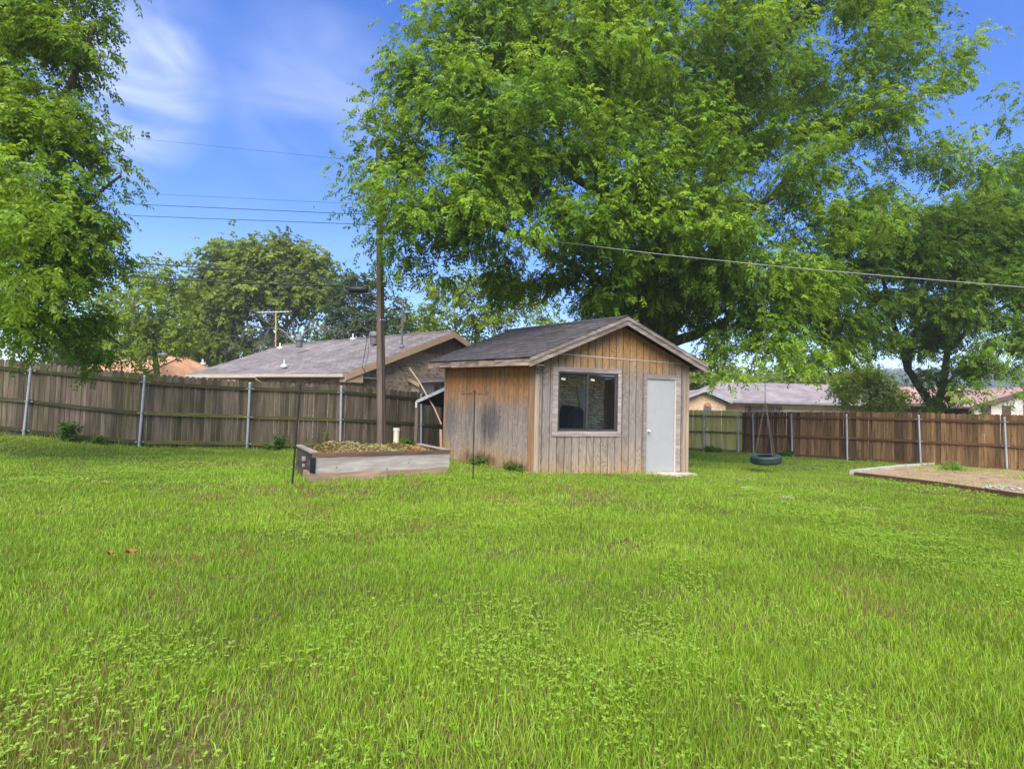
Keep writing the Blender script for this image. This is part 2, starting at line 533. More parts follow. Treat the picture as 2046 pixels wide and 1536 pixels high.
# ------------------------------------------------------------------ fences
def post_pts(xt, yt, xb, yb, h=1.83):
    d = F / (math.hypot(xt - xb, yt - yb) / h)
    b = P(xb, yb, d); t = P(xt, yt, d)
    return b, t


def fence(name, label, posts, group, mat_p, mats_r, rail_h, pw, top_off, style, side, ext0=0.0, ext1=0.0, gap=.004, alt=0.0, rail_depth=.04, missing=()):
    """posts: list of (base, top); side: +1 if the yard lies to the left of the run direction"""
    root = thing(name, posts[0][0], label, 'fence', 'back garden fences')
    rng = random.Random(len(label))
    pk = MB()
    nseg = len(posts) - 1
    for i in range(nseg):
        b0, t0 = [np.array(q) for q in posts[i]]; b1, t1 = [np.array(q) for q in posts[i + 1]]
        d = b1 - b0; d[2] = 0; L = np.linalg.norm(d); d /= L
        nrm = np.array([-d[1], d[0], 0]) * side
        s0 = -ext0 if i == 0 else 0.0; s1 = L + (ext1 if i == nseg - 1 else 0)
        n = max(1, int(round((s1 - s0) / pw))); w = (s1 - s0) / n
        for k in range(n):
            s = s0 + (k + .5) * w; f = min(1.2, max(-.2, s / L))
            c = b0 + d * s; top = t0[2] * (1 - f) + t1[2] * f + top_off + rng.uniform(-.012, .012)
            zb = float(gz(c[0], c[1])) + rng.uniform(.0, .05)
            hw = w / 2 * (1.16 if alt and k % 2 else 1.0) - gap / 2 - rng.uniform(0, gap)
            off = -.095 - (alt if k % 2 else 0) - rng.uniform(0, .004)
            if style == 'round':
                prof = [(-hw, zb), (hw, zb), (hw, top - .05), (hw * .8, top - .018), (hw * .42, top), (-hw * .42, top), (-hw * .8, top - .018), (-hw, top - .05)]
            else:
                prof = [(-hw, zb), (hw, zb), (hw, top - .03), (hw * .62, top), (-hw * .62, top), (-hw, top - .03)]
            ln = rng.uniform(-.006, .006)
            base = np.array([c[0], c[1], 0]) + nrm * off
            pts = [base + d * (u + ln * (z - zb)) + np.array([0, 0, z]) for u, z in prof]
            if side > 0: pts = pts[::-1]
            pk.poly(pts, nrm * .017, (rng.random(), rng.random(), rng.random()))
        for ri, rh in enumerate(rail_h):
            mb = MB()
            f0 = s0 / L; f1 = s1 / L
            a = b0 + d * s0 + nrm * (-.055); bb = b0 + d * s1 + nrm * (-.055)
            za = (t0[2] * (1 - f0) + t1[2] * f0) - 1.83 + rh + rng.uniform(-.012, .012); zb_ = (t0[2] * (1 - f1) + t1[2] * f1) - 1.83 + rh + rng.uniform(-.012, .012)
            a[2] = za; bb[2] = zb_
            a += d * .003; bb -= d * .003
            m3 = (a + bb) / 2 + np.array([0, 0, rng.uniform(-.015, .008)])
            tt = (rng.random(), rng.random(), 0)
            mb.bar(a, m3, .038, .09, tint=tt); mb.bar(m3, bb, .038, .09, tint=tt)
            mr = mats_r[(i * 3 + ri) % len(mats_r)] if isinstance(mats_r, list) else mats_r
            mb.build('rail', mr, root)
    pk.build('picket_panel', mat_p, root)
    for i, (b, t) in enumerate(posts):
        if i in missing: continue
        b = np.array(b); t = np.array(t)
        j = min(i, nseg - 1)
        d = np.array(posts[j + 1][0]) - np.array(posts[j][0]); d[2] = 0; d /= np.linalg.norm(d)
        nrm = np.array([-d[1], d[0], 0]) * side
        ax = (t - b) / np.linalg.norm(t - b); H = np.linalg.norm(t - b)
        mb = MB()
        b2 = b - ax * .12
        mb.lathe(b2, [(.0, 0), (.031, 0), (.031, H + .09), (.036, H + .09), (.036, H + .115), (.03, H + .135), (.015, H + .148), (0, H + .15)], 12, ax)
        po = mb.build('post', M['steel'], root)
        for rh in rail_h:
            c = t + ax * (-1.83 + rh)
            br = MB()
            br.lathe(c - ax * .02, [(.0305, 0), (.0355, .0), (.0355, .04), (.0305, .04)], 10, ax)
            br.box(c - nrm * .034, .20, .006, .035, d, nrm, (0, 0, 1))
            br.box(c - nrm * .03 + d * .05, .008, .03, .03, d, nrm, (0, 0, 1))
            br.box(c - nrm * .03 - d * .05, .008, .03, .03, d, nrm, (0, 0, 1))
            br.build('bracket', M['bracket'], po)
    return root


PA = post_pts(62.6, 728, 47, 873.6); PB = post_pts(289.8, 751, 277.6, 896.3); PC = post_pts(499.4, 765.4, 493.3, 898.8)
PD = post_pts(682, 773, 679.6, 901.5); PE = post_pts(841.7, 788, 841.5, 906)


def beyond(p, q, s):
    d = np.array(q[0]) - np.array(p[0])
    b = np.array(q[0]) + d * s; t = np.array(q[1]) + d * s
    return b, t


def settle(pp):
    b, t = np.array(pp[0]), np.array(pp[1])
    return b, t


PZ = beyond(PB, PA, 1.0)
PF = beyond(PD, PE, 1.0)
fence('wood_fence', 'grey weathered fence with green moss and scalloped tops behind the garden bed', [PZ, PA, PB, PC, PD, PE, PF], None,
      M['grey_pickets'], [M['moss_rail_dark'], M['moss_rail_dark'], M['moss_rail_dark'], M['moss_rail_dark'], M['moss_rail_dark'], M['moss_rail_dark'],
                          M['moss_rail_dark'], M['moss_rail'], M['moss_rail'], M['moss_rail_dark'], M['moss_rail'], M['moss_rail'], M['moss_rail_dark'], M['moss_rail_dark'], M['moss_rail_dark'],
                          M['moss_rail_dark'], M['moss_rail_dark'], M['moss_rail_dark']],
      (1.68, .90, .17), .13, .07, 'round', -1, ext1=.5)

QC = post_pts(1473.8, 825, 1475, 905.5); QG = post_pts(1406.2, 823.5, 1406.5, 902)
QG0 = beyond(QC, QG, 1.3); QG00 = beyond(QC, QG, 2.8)
fence('wood_fence', 'short run of yellow green mossy fence between the shed and the brown fence', [QG00, QG0, QG, QC], None,
      M['moss_pickets'], M['moss_rail'], (1.66, .92, .10), .13, .10, 'dog', -1, ext1=.15, gap=.001)
Q1 = post_pts(1504, 827.4, 1505.6, 905.5, 1.80); Q2 = post_pts(1581.3, 827.6, 1582.7, 911.8); Q3 = post_pts(1691.3, 828.1, 1692.9, 917.4)
Q4 = post_pts(1835.6, 830.2, 1839.6, 928.6); Q5 = post_pts(2007, 834.7, 2012.2, 941.2)
Q6 = beyond(Q4, Q5, 1.0); Q7 = beyond(Q4, Q5, 2.0)
fence('wood_fence', 'brown stained board fence with shiny steel posts behind the sandbox', [Q1, Q2, Q3, Q4, Q5, Q6, Q7], None,
      M['brown_pickets'], M['brown_rail'], (1.70, .87, .06), .15, .11, 'dog', -1, ext0=.72, ext1=2.0, alt=.02)


# ------------------------------------------------------------------ garden shed
S_F = P(1064, 955, 11.0); S_R = P(1371, 942, 12.37); S_B = P(886, 914, 13.83)
TOPF = P(1067, 711, 11.0); TOPB = P(888, 720, 13.83)
SW = float(np.linalg.norm((S_R - S_F)[:2])); SL = float(np.linalg.norm((S_B - S_F)[:2]))
SU = np.append((S_R - S_F)[:2] / SW, 0.004); SV = np.append((S_B - S_F)[:2] / SL, (TOPB[2] - TOPF[2]) / SL)
SO = np.array([S_F[0], S_F[1], S_F[2]])
HT = TOPF[2] - SO[2]                      # wall height at the eave
SHZ = np.array([0, 0, 1.0])
SUN_ = np.append(np.array([SU[1], -SU[0]]), 0); SUN_ /= np.linalg.norm(SUN_)      # outward normal of the front wall
SVN = np.append(np.array([-SV[1], SV[0]]), 0); SVN /= np.linalg.norm(SVN)         # outward normal of the left wall
APEX = 3.60 - 0.0


def S(u, v, z):
    return SO + SU * u + SV * v + SHZ * z


def front_uz(px, py):
    r = P(px, py, 1.0) - CAM
    n = np.append(np.array([-SU[1], SU[0]]), 0)
    t = np.dot(SO - CAM, n) / np.dot(r, n)
    p = CAM + r * t - SO
    u = np.dot(p[:2], SU[:2]) / np.dot(SU[:2], SU[:2])
    return u, p[2] - SU[2] * u


apx = front_uz(1253, 646)
RISE = apx[1] - HT
print('shed', SW, SL, HT, apx)


def wall_top(u):
    return HT + RISE * (1 - abs(u - SW / 2) / (SW / 2))


shed = thing('garden_shed', SO, 'weathered tan plywood shed with grey shingle roof standing on the lawn', 'shed')
m_front = m_siding('front_plywood', [(0.0, (.32, .21, .10)), (.10, (.25, .195, .14)), (.24, (.195, .166, .138)), (.56, (.18, .154, .13)), (.66, (.205, .15, .10)), (.76, (.29, .155, .055)), (1.0, (.29, .135, .038))], 0, 3.3)
_st = S(0, 1.55, 1.05) - SO
_st2 = S(0, 3.2, 1.0) - SO
_st3 = S(0, .55, .12) - SO
_st4 = S(0, 1.9, .18) - SO
m_left = m_siding('left_plywood', [(0.0, (.16, .095, .045)), (.10, (.30, .20, .10)), (.20, (.25, .195, .14)), (.34, (.21, .175, .145)), (.50, (.205, .16, .125)), (.63, (.27, .15, .065)), (.80, (.31, .13, .032)), (1.0, (.25, .105, .026))], 0.0, 2.6,
                  stains=((_st[0], _st[1], _st[2], .55, .55, (.085, .07, .068), .85), (_st2[0], _st2[1], _st2[2], .5, .6, (.11, .09, .085), .6), (_st3[0], _st3[1], _st3[2], .5, .22, (.09, .045, .02), .8), (_st4[0], _st4[1], _st4[2], .9, .16, (.09, .05, .025), .7)))

# window and door in wall coordinates
wl, wt = front_uz(1104.5, 732); wr, wb = front_uz(1238.5, 871.5)
fl, ft = front_uz(1115, 741); fr, fb = front_uz(1232.5, 861.7)
_, wt2 = front_uz(1238.5, 738); wt = (wt + wt2) / 2
_, ft2 = front_uz(1232.5, 747.5); ft = (ft + ft2) / 2
dl, dt = front_uz(1292.5, 757); dr, db = front_uz(1344.5, 941)
_, dt2 = front_uz(1344.5, 759); dt = (dt + dt2) / 2
print('win', fl, fr, fb, ft, 'door', dl, dr, db, dt)
TH = .016
nb = 22; bw = SW / nb
fw = MB()
rs = random.Random(3)
for i in range(nb):
    a = i * bw + .008; b = (i + 1) * bw - .008
    tint = (rs.random(), rs.random() * .25 + (i * bw // 1.22) * .3, 0)
    spans = [(a, b)]
    cuts = [c for c in (fl, fr, dl, dr, SW / 2) if a < c < b]
    e = [a] + cuts + [b]
    for x0, x1 in zip(e[:-1], e[1:]):
        mid = (x0 + x1) / 2
        segs = [(-.12, None)]
        if fl < mid < fr: segs = [(-.12, fb), (ft, None)]
        if dl < mid < dr: segs = [(dt, None)]
        for z0, z1 in segs:
            if z1 is None:
                pts = [(x0, z0), (x1, z0), (x1, wall_top(x1) - .0), (x0, wall_top(x0) - .0)]
            else:
                pts = [(x0, z0), (x1, z0), (x1, z1), (x0, z1)]
            P3 = [S(u, 0, z) for u, z in pts]
            fw.poly(P3, SUN_ * TH, tint)
front_wall = fw.build('front_wall', m_front, shed)
bk = MB()
# dark backing behind the grooves, as four strips round the openings
for (u0, u1, z0, z1) in ((0, fl, -.1, HT), (fl, fr, -.1, fb), (fl, fr, ft, HT), (fr, dl, -.1, HT), (dl, dr, dt, HT), (dr, SW, -.1, HT)):
    bk.hexa([S(u0, .002, z0), S(u1, .002, z0), S(u1, .03, z0), S(u0, .03, z0), S(u0, .002, z1), S(u1, .002, z1), S(u1, .03, z1), S(u0, .03, z1)])
bk.poly([S(0.0, .002, HT), S(SW, .002, HT), S(SW / 2, .002, wall_top(SW / 2))], SV * .028)
bk.build('sheathing', M['backing'], front_wall)

lw = MB()
nl = 21; bl = SL / nl
for i in range(nl):
    a = i * bl + .007; b = (i + 1) * bl - .007
    g0 = S(0, a, 0); g1 = S(0, b, 0)
    z0 = min(float(gz(g0[0], g0[1])) - g0[2], float(gz(g1[0], g1[1])) - g1[2]) + .03 + rs.uniform(-.02, .02)
    lw.poly([S(0, b, z0), S(0, a, z0), S(0, a, HT - .02), S(0, b, HT - .02)], SVN * TH, (rs.random(), rs.random() * .25 + (i * bl // 1.22) * .3, 0))
left_wall = lw.build('side_wall', m_left, shed)
lb = MB()
lb.hexa([S(.002, .0, -.1), S(.03, .0, -.1), S(.03, SL, -.1), S(.002, SL, -.1), S(.002, 0, HT), S(.03, 0, HT), S(.03, SL, HT), S(.002, SL, HT)])
lb.build('sheathing', M['backing'], left_wall)
rw = MB()
rw.hexa([S(SW - .03, 0.031, -.1), S(SW, .031, -.1), S(SW, SL, -.1), S(SW - .03, SL, -.1), S(SW - .03, .031, HT), S(SW, .031, HT), S(SW, SL, HT), S(SW - .03, SL, HT)])
rw.build('side_wall', m_front, shed)
bwm = MB()
bwm.poly([S(0, SL, -.1), S(SW, SL, -.1), S(SW, SL, HT), S(SW / 2, SL, wall_top(SW / 2)), S(0, SL, HT)], SV * .03)
bwm.build('back_wall', m_front, shed)
fl_ = MB()
fl_.hexa([S(.04, .04, -.04), S(SW - .04, .04, -.04), S(SW - .04, SL - .01, -.04), S(.04, SL - .01, -.04), S(.04, .04, .02), S(SW - .04, .04, .02), S(SW - .04, SL - .01, .02), S(.04, SL - .01, .02)])
fl_.build('floor', M['concrete'], shed)

# roof: two slabs with a real thickness
OF, OB, OL, OR = .30, .25, .33, .20
pitch = RISE / (SW / 2)


def roofz(u):
    return HT + RISE * (1 - abs(u - SW / 2) / (SW / 2)) + .105


rf = MB()
NRW = 14
for (u0, u1) in ((-OL, SW / 2), (SW / 2, SW + OR)):
    A = [S(u0, -OF, roofz(u0)), S(u1, -OF, roofz(u1)), S(u1, SL + OB, roofz(u1)), S(u0, SL + OB, roofz(u0))]
    dn = np.array([0, 0, -.03])
    rf.poly([a + dn for a in A], -dn)
# shingle courses as thin stepped strips
for side in (0, 1):
    ua, ub = (-OL - .02, SW / 2) if side == 0 else (SW + OR + .02, SW / 2)
    for i in range(NRW):
        q0 = ua + (ub - ua) * i / NRW; q1 = ua + (ub - ua) * (i + 1.25) / NRW
        if i == NRW - 1: q1 = ub
        z0 = roofz(q0) + .016; z1 = roofz(q1) + .004
        tabs = 14
        for t in range(tabs):
            jit = rs.uniform(-.004, .004)
            v0 = -OF - .02 + (SL + OF + OB + .04) * t / tabs; v1 = -OF - .02 + (SL + OF + OB + .04) * (t + 1) / tabs - .006
            ee = rs.uniform(-.012, .012)
            c = [S(q0 + ee, v0, z0 + jit), S(q0 + ee, v1, z0 + jit), S(q1, v1, z1), S(q1, v0, z1)]
            if side == 0: c = c[::-1]
            rf.poly(c, np.array([0, 0, -.008]), (1, 1, 1))
m_roof = m_shingle('shed_shingle', (.042, .038, .038), (.070, .064, .065), (.022, .02, .02), .33, 2.6, tuple(SV))
roof = rf.build('roof', m_roof, shed)
# ridge cap
rc = MB()
for i in range(13):
    v0 = -OF - .03 + (SL + OF + OB + .06) * i / 13; v1 = v0 + (SL + OF + OB + .06) / 13 + .02
    z = roofz(SW / 2) + .022
    for sg in (-1, 1):
        c = [S(SW / 2, v0, z + .006), S(SW / 2 + sg * .14, v0, z + .004 - .14 * pitch), S(SW / 2 + sg * .14, v1, z - .003 - .14 * pitch), S(SW / 2, v1, z - .001)]
        if sg > 0: c = c[::-1]
        rc.poly(c, np.array([0, 0, -.006]))
rc.build('ridge_cap', m_roof, roof)
# fascia boards on the front gable: two lapped boards each side
fa = MB()
for (u0, u1) in ((-OL, SW / 2), (SW / 2, SW + OR)):
    for lo, hi, pr in ((-.19, -.085, .0), (-.085, -.012, .018)):
        n = 3
        for q in range(n):
            x0 = u0 + (u1 - u0) * q / n; x1 = u0 + (u1 - u0) * (q + 1) / n
            pts = [S(x0, -OF, roofz(x0) + lo), S(x1, -OF, roofz(x1) + lo), S(x1, -OF, roofz(x1) + hi), S(x0, -OF, roofz(x0) + hi)]
            fa.poly(pts, SUN_ * (.022 + pr), (rs.random(), rs.random(), 0))
fa.build('fascia', M['fascia'], roof)
for (u, sg) in ((-OL, -1), (SW + OR, 1)):
    ev = MB()
    for q in range(7):
        v0 = -OF + (SL + OF + OB) * q / 7; v1 = -OF + (SL + OF + OB) * (q + 1) / 7
        lo = -.155 + rs.uniform(-.012, .012)
        nv = SVN if sg < 0 else -SVN
        pts = [S(u, v0, roofz(u) + lo), S(u, v1, roofz(u) + lo), S(u, v1, roofz(u) - .035), S(u, v0, roofz(u) - .035)]
        if sg < 0: pts = pts[::-1]
        ev.poly(pts, nv * .02, (rs.random(), rs.random(), 0))
    ev.build('eave_board', M['rotten'], roof)
for (u0, u1) in ((-OL, .0), (SW, SW + OR)):
    so = MB()
    za = min(roofz(u0), roofz(u1)) - .14
    so.hexa([S(u0, -OF + .01, za - .01), S(u1, -OF + .01, za - .01), S(u1, SL + OB, za - .01), S(u0, SL + OB, za - .01), S(u0, -OF + .01, za), S(u1, -OF + .01, za), S(u1, SL + OB, za), S(u0, SL + OB, za)])
    so.build('soffit', M['rotten'], roof)

# corner boards
def one(name, mat, parent, fn, *args):
    mb = MB(); getattr(mb, fn)(*args); return mb.build(name, mat, parent)


one('corner_board', M['corner'], shed, 'poly', [S(0, .13, -.05), S(0, .0, -.08), S(0, 0, HT - .03), S(0, .13, HT - .03)], SVN * .034, (.6, .7, 0))
one('corner_board', M['corner'], shed, 'poly', [S(0, SL, -.05), S(0, SL - .09, -.03), S(0, SL - .09, HT - .03), S(0, SL, HT - .03)], SVN * .034, (.4, .3, 0))
one('corner_board', M['corner_grey'], shed, 'poly', [S(.0, 0, -.1), S(.09, 0, -.1), S(.09, 0, HT), S(0, 0, HT)], SUN_ * .034, (.8, .1, 0))
one('corner_board', M['corner_grey'], shed, 'poly', [S(SW - .13, 0, -.02), S(SW - .055, 0, -.02), S(SW - .055, 0, HT), S(SW - .13, 0, HT)], SUN_ * .03, (.3, .3, 0))
one('corner_board', M['corner_grey'], shed, 'poly', [S(SW - .05, 0, -.02), S(SW + .02, 0, -.02), S(SW + .02, 0, HT - .02), S(SW - .05, 0, HT - .02)], SUN_ * .045, (.7, .5, 0))
# z-flashing between the lower and the gable sheets
zf = MB()
q0 = front_uz(1084, 704)[1]; q1 = front_uz(1366, 727)[1]
zf.bar(S(.10, 0, q0) + SUN_ * .02, S(SW * .5, 0, (q0 + q1) / 2 - .005) + SUN_ * .02, .012, .014)
zf.bar(S(SW * .5, 0, (q0 + q1) / 2 - .005) + SUN_ * .02, S(SW - .14, 0, q1) + SUN_ * .02, .012, .010)
zf.build('flashing', M['alu'], front_wall)

# window
win = MB()
cw = .075
for (u0, u1, z0, z1, pr) in ((wl, wr, ft, wt, .03), (wl, wr, wb, fb, .034), (wl, fl, fb, ft, .028), (fr, wr, fb, ft, .028)):
    win.poly([S(u0, 0, z0), S(u1, 0, z0), S(u1, 0, z1), S(u0, 0, z1)], SUN_ * pr, (rs.random() * .6 + .4, rs.random(), 0))
window = win.build('window', M['weather_trim'], shed)


def frame_rect(mb, u0, u1, z0, z1, w, d0, d1):
    """rectangular frame of width w between depths d0 and d1 (positive = outwards)"""
    for (a, b, c, d) in ((u0, u1, z0, z0 + w), (u0, u1, z1 - w, z1), (u0, u0 + w, z0 + w, z1 - w), (u1 - w, u1, z0 + w, z1 - w)):
        mb.poly([S(a, 0, c) + SUN_ * d0, S(b, 0, c) + SUN_ * d0, S(b, 0, d) + SUN_ * d0, S(a, 0, d) + SUN_ * d0], SUN_ * (d1 - d0))


um = front_uz(1173, 800)[0]
fm = MB(); frame_rect(fm, fl, fr, fb, ft, .038, -.06, .020)
fm.poly([S(um - .02, 0, fb + .038) - SUN_ * .03, S(um + .025, 0, fb + .038) - SUN_ * .03, S(um + .025, 0, ft - .038) - SUN_ * .03, S(um - .02, 0, ft - .038) - SUN_ * .03], SUN_ * .045)
fm.build('window_frame', M['bronze'], window)
sa = MB(); frame_rect(sa, fl + .038, um - .02, fb + .038, ft - .038, .022, -.055, -.032)
sa.build('sash', M['black_metal'], window)
M['glass'] = m_glass('window_glass', refl=.88)
for (u0, u1, dd) in ((fl + .06, um - .042, -.045), (um + .025, fr - .038, -.022)):
    g = MB()
    g.poly([S(u0, 0, fb + .038) + SUN_ * dd, S(u1, 0, fb + .038) + SUN_ * dd, S(u1, 0, ft - .038) + SUN_ * dd, S(u0, 0, ft - .038) + SUN_ * dd], SUN_ * .004)
    g.build('pane', M['glass'], window)
for px, py in ((1127.5, 756.5), (1185, 758.5)):
    u, z = front_uz(px, py)
    dd = -.0395 if px < 1150 else -.0165
    st = MB()
    st.poly([S(u - .045, 0, z - .018) + SUN_ * dd, S(u + .045, 0, z - .03) + SUN_ * dd, S(u + .045, 0, z + .008) + SUN_ * dd, S(u - .045, 0, z + .02) + SUN_ * dd], SUN_ * .001)
    st.build('sticker', M['pvc'], window)

# door
do = MB()
do.poly([S(dl, 0, db) - SUN_ * .02, S(dr, 0, db) - SUN_ * .02, S(dr, 0, dt) - SUN_ * .02, S(dl, 0, dt) - SUN_ * .02], SUN_ * .03)
door = do.build('door', M['white_paint'], shed)
dk = MB()
ku, kz = front_uz(1294.5, 861)
dk.lathe(S(ku, 0, kz) + SUN_ * .01, [(.0, 0), (.028, 0), (.028, .006), (.012, .01), (.012, .035), (.026, .045), (.03, .06), (.022, .075), (0, .08)], 12, SUN_)
dk.build('door_knob', M['alu'], door)
df = MB()
jr = .045
for (u0, u1, z0, z1, pr) in ((dr, dr + jr, db - .04, dt + .0, .024), (dl - .012, dr + jr, db - .05, db - .008, .045)):
    df.poly([S(u0, 0, z0), S(u1, 0, z0), S(u1, 0, z1), S(u0, 0, z1)], SUN_ * pr)
df.build('door_jamb', M['jamb'], shed)
dtm = MB()
for (u0, u1, z0, z1, pr) in ((dl - .10, dr + .17, dt, dt + .10, .034), (dl - .09, dl - .013, db - .12, dt, .036), (dr + jr, dr + jr + .12, db - .02, dt, .030)):
    dtm.poly([S(u0, 0, z0), S(u1, 0, z0), S(u1, 0, z1), S(u0, 0, z1)], SUN_ * pr, (rs.random(), rs.random(), 0))
dtm.build('door_trim', M['weather_trim'], shed)
# wire hook on the wall near the corner
hk = MB()
hu, hz = front_uz(1072, 742)
hk.tube([S(hu, 0, hz + .06) + SUN_ * .045, S(hu, 0, hz - .04) + SUN_ * .045, S(hu + .10, 0, hz - .03) + SUN_ * .12, S(hu + .13, 0, hz - .02) + SUN_ * .14, S(hu + .16, 0, hz - .025) + SUN_ * .16, S(hu + .20, 0, hz + .03) + SUN_ * .18], .005, 6)
hk.tube([S(hu, 0, hz + .06) + SUN_ * .045, S(hu + .10, 0, hz - .03) + SUN_ * .12], .005, 6)
o = hk.build('wire_hook', M['black_metal'], loc=S(hu, 0, hz))
tag(o, 'small black wire plant hook on the shed wall left of its window', 'hook')
# concrete step
st = MB()
c0 = S(dl + .15, 0, 0)
gzs = lambda p, h: np.array([p[0], p[1], float(gz(p[0], p[1])) + h])
ring = [S(dl + .1, -.06, 0), S(dl + .3, -.42, 0), S(dr + .25, -.40, 0), S(dr + .34, -.05, 0)]
st.poly([gzs(p, -.06) for p in ring][::1], np.array([0, 0, .10]))
o = st.build('doorstep', M['concrete'], loc=gzs(c0, 0)); tag(o, 'flat worn concrete slab on the ground before the white shed door', 'step')


# ------------------------------------------------------------------ raised garden bed
pl_a = G(624, 967); pl_b = G(897, 951)
pdir = pl_b - pl_a; pdir[2] = 0; PLL = np.linalg.norm(pdir); pdir /= PLL
pnr = np.array([-pdir[1], pdir[0], 0])          # away from the camera
PW = 1.0
_d0 = float(np.dot(ROT.T @ (pl_a - CAM), [0, 0, -1]))
PH0 = (P(627, 905, _d0)[2] - pl_a[2]); PH1 = PH0
ztop0 = pl_a[2] + PH0
_d1 = float(np.dot(ROT.T @ (pl_b - CAM), [0, 0, -1]))
ztop1 = P(900, 899, _d1)[2]
def onz(px, py, z):
    r = P(px, py, 1.0) - CAM
    return CAM + r * ((z - CAM[2]) / r[2])


_bl = onz(592, 889, ztop0) - onz(627, 905.5, ztop0); _br = onz(845, 888, ztop0) - onz(900, 899, ztop0)
_bv = (_bl * .6 + _br * .4); PW = float(np.linalg.norm(_bv[:2])); pbk = np.append(_bv[:2] / PW, 0)
print('planter', _bl, _br, pl_a, pl_b, PLL, PH0, ztop0, ztop1)
bed = thing('raised_garden_bed', pl_a, 'rectangular timber garden bed with peeling silvery front board on the lawn', 'garden bed')


def B(s, w, f):
    """point on the bed: s along the front, w to the back, f 0 bottom..1 top"""
    x = pl_a + pdir * s + pbk * w
    zt = ztop0 + (ztop1 - ztop0) * s / PLL + .0
    zb = float(gz(x[0], x[1])) - .05
    zb = pl_a[2] - .05 + (pl_b[2] - pl_a[2]) * s / PLL
    return np.array([x[0], x[1], zb + (zt - zb) * f])


def bed_board(mat, s0, s1, w0, w1, f0, f1, name, n=1, tint=None):
    mb = MB()
    for k in range(n):
        a = s0 + (s1 - s0) * k / n; b = s0 + (s1 - s0) * (k + 1) / n
        mb.hexa([B(a, w0, f0), B(b, w0, f0), B(b, w1, f0), B(a, w1, f0), B(a, w0, f1), B(b, w0, f1), B(b, w1, f1), B(a, w1, f1)], tint or (.6, .3, 0))
    return mb.build(name, mat, bed)


fb_ = bed_board(M['planter_grey'], .0, PLL, 0, .045, .40, .88, 'front_board', 1, (.8, .2, 0))
bed_board(M['planter_tan'], -.06, PLL - .03, -.02, .04, .0, .395, 'front_board', 1, (.6, .6, 0))
bed_board(M['planter_rim'], -.01, PLL + .01, -.012, .06, .882, 1.0, 'rim_board', 1, (.5, .2, 0))
bed_board(M['planter_wet'], .0, .05, .062, PW, .40, .97, 'side_board')
bed_board(M['planter_tan'], -.05, .05, .045, .55, .0, .395, 'side_board', 1, (.2, .8, 0))
bed_board(M['planter_wet'], -.02, .05, .552, PW, .0, .395, 'side_board')
bed_board(M['planter_wet'], PLL - .05, PLL, .062, PW, .0, .97, 'side_board')
bed_board(M['planter_wet'], .0, PLL, PW, PW + .045, .0, .93, 'back_board')
bed_board(M['weather_trim'], -.03, .09, .065, PW + .05, .972, 1.02, 'rim_board', 1, (.35, .1, 0))
bed_board(M['weather_trim'], PLL - .10, PLL + .03, .065, PW + .05, .972, 1.02, 'rim_board', 1, (.6, .5, 0))
cp = MB(); cp.hexa([B(-.05, -.03, .42), B(.035, -.03, .42), B(.035, -.0125, .42), B(-.05, -.0125, .42), B(-.05, -.03, .86), B(.035, -.03, .86), B(.035, -.0125, .86), B(-.05, -.0125, .86)])
cp.build('corner_post', M['black_metal'], bed)
# knots in the silvery board, small dark ellipses standing 1 mm proud
kb = MB()
for s, f in ((1.42, .44), (1.9, .62), (.42, .55)):
    c = B(s * PLL / 2.9, -.0015, f)
    kb.lathe(c, [(0, 0), (.012, 0)], 8, -pnr)
kb.build('knot', M['planter_rim'], fb_)
# small fixture on the side board
fx = MB()
c = B(-.03, .62, .72)
fx.box(c, .05, .07, .06, pdir, pbk); fx.box(c - np.array([0, 0, .10]), .04, .05, .04, pdir, pbk)
fx.build('outlet_box', M['white_paint'], bed)
# soil inside
so_ = MB(); so_.hexa([B(.05, .06, .1), B(PLL - .05, .06, .1), B(PLL - .05, PW, .1), B(.05, PW, .1), B(.05, .06, .8), B(PLL - .05, .06, .8), B(PLL - .05, PW, .8), B(.05, PW, .8)])
so_.build('soil', m_plain('dark_soil', (.05, .036, .024), .95, 0, .4, 12), bed)


def blades(O, Ht, W, lean, tint, segs=2):
    """grass blades: O (n,3) base, Ht heights, W widths; returns verts, [quads], [tris], tints"""
    n = len(O)
    az = RNG.uniform(0, 2 * np.pi, n)
    sd = np.stack([np.cos(az), np.sin(az), np.zeros(n)], 1)
    la = RNG.uniform(0, 2 * np.pi, n)
    ld = np.stack([np.cos(la), np.sin(la), np.zeros(n)], 1) * (lean * RNG.uniform(.2, 1.3, n))[:, None]
    up = np.array([0, 0, 1.0])
    h = Ht[:, None]
    if segs == 1:
        V = np.stack([O - sd * W[:, None] / 2, O + sd * W[:, None] / 2, O + up * h * .92 + ld * h], 1).reshape(-1, 3)
        i = np.arange(n) * 3
        return V, None, np.stack([i, i + 1, i + 2], 1), tint
    mid = O + up * h * .6 + ld * h * .38
    tip = O + up * h * (1 - .45 * np.linalg.norm(ld, axis=1)[:, None] ** 1.5) + ld * h
    w = W[:, None] / 2
    V = np.stack([O - sd * w, O + sd * w, mid + sd * w * .8, mid - sd * w * .8, tip], 1).reshape(-1, 3)
    i = np.arange(n) * 5
    return V, np.stack([i, i + 1, i + 2, i + 3], 1), np.stack([i + 3, i + 2, i + 4], 1), tint


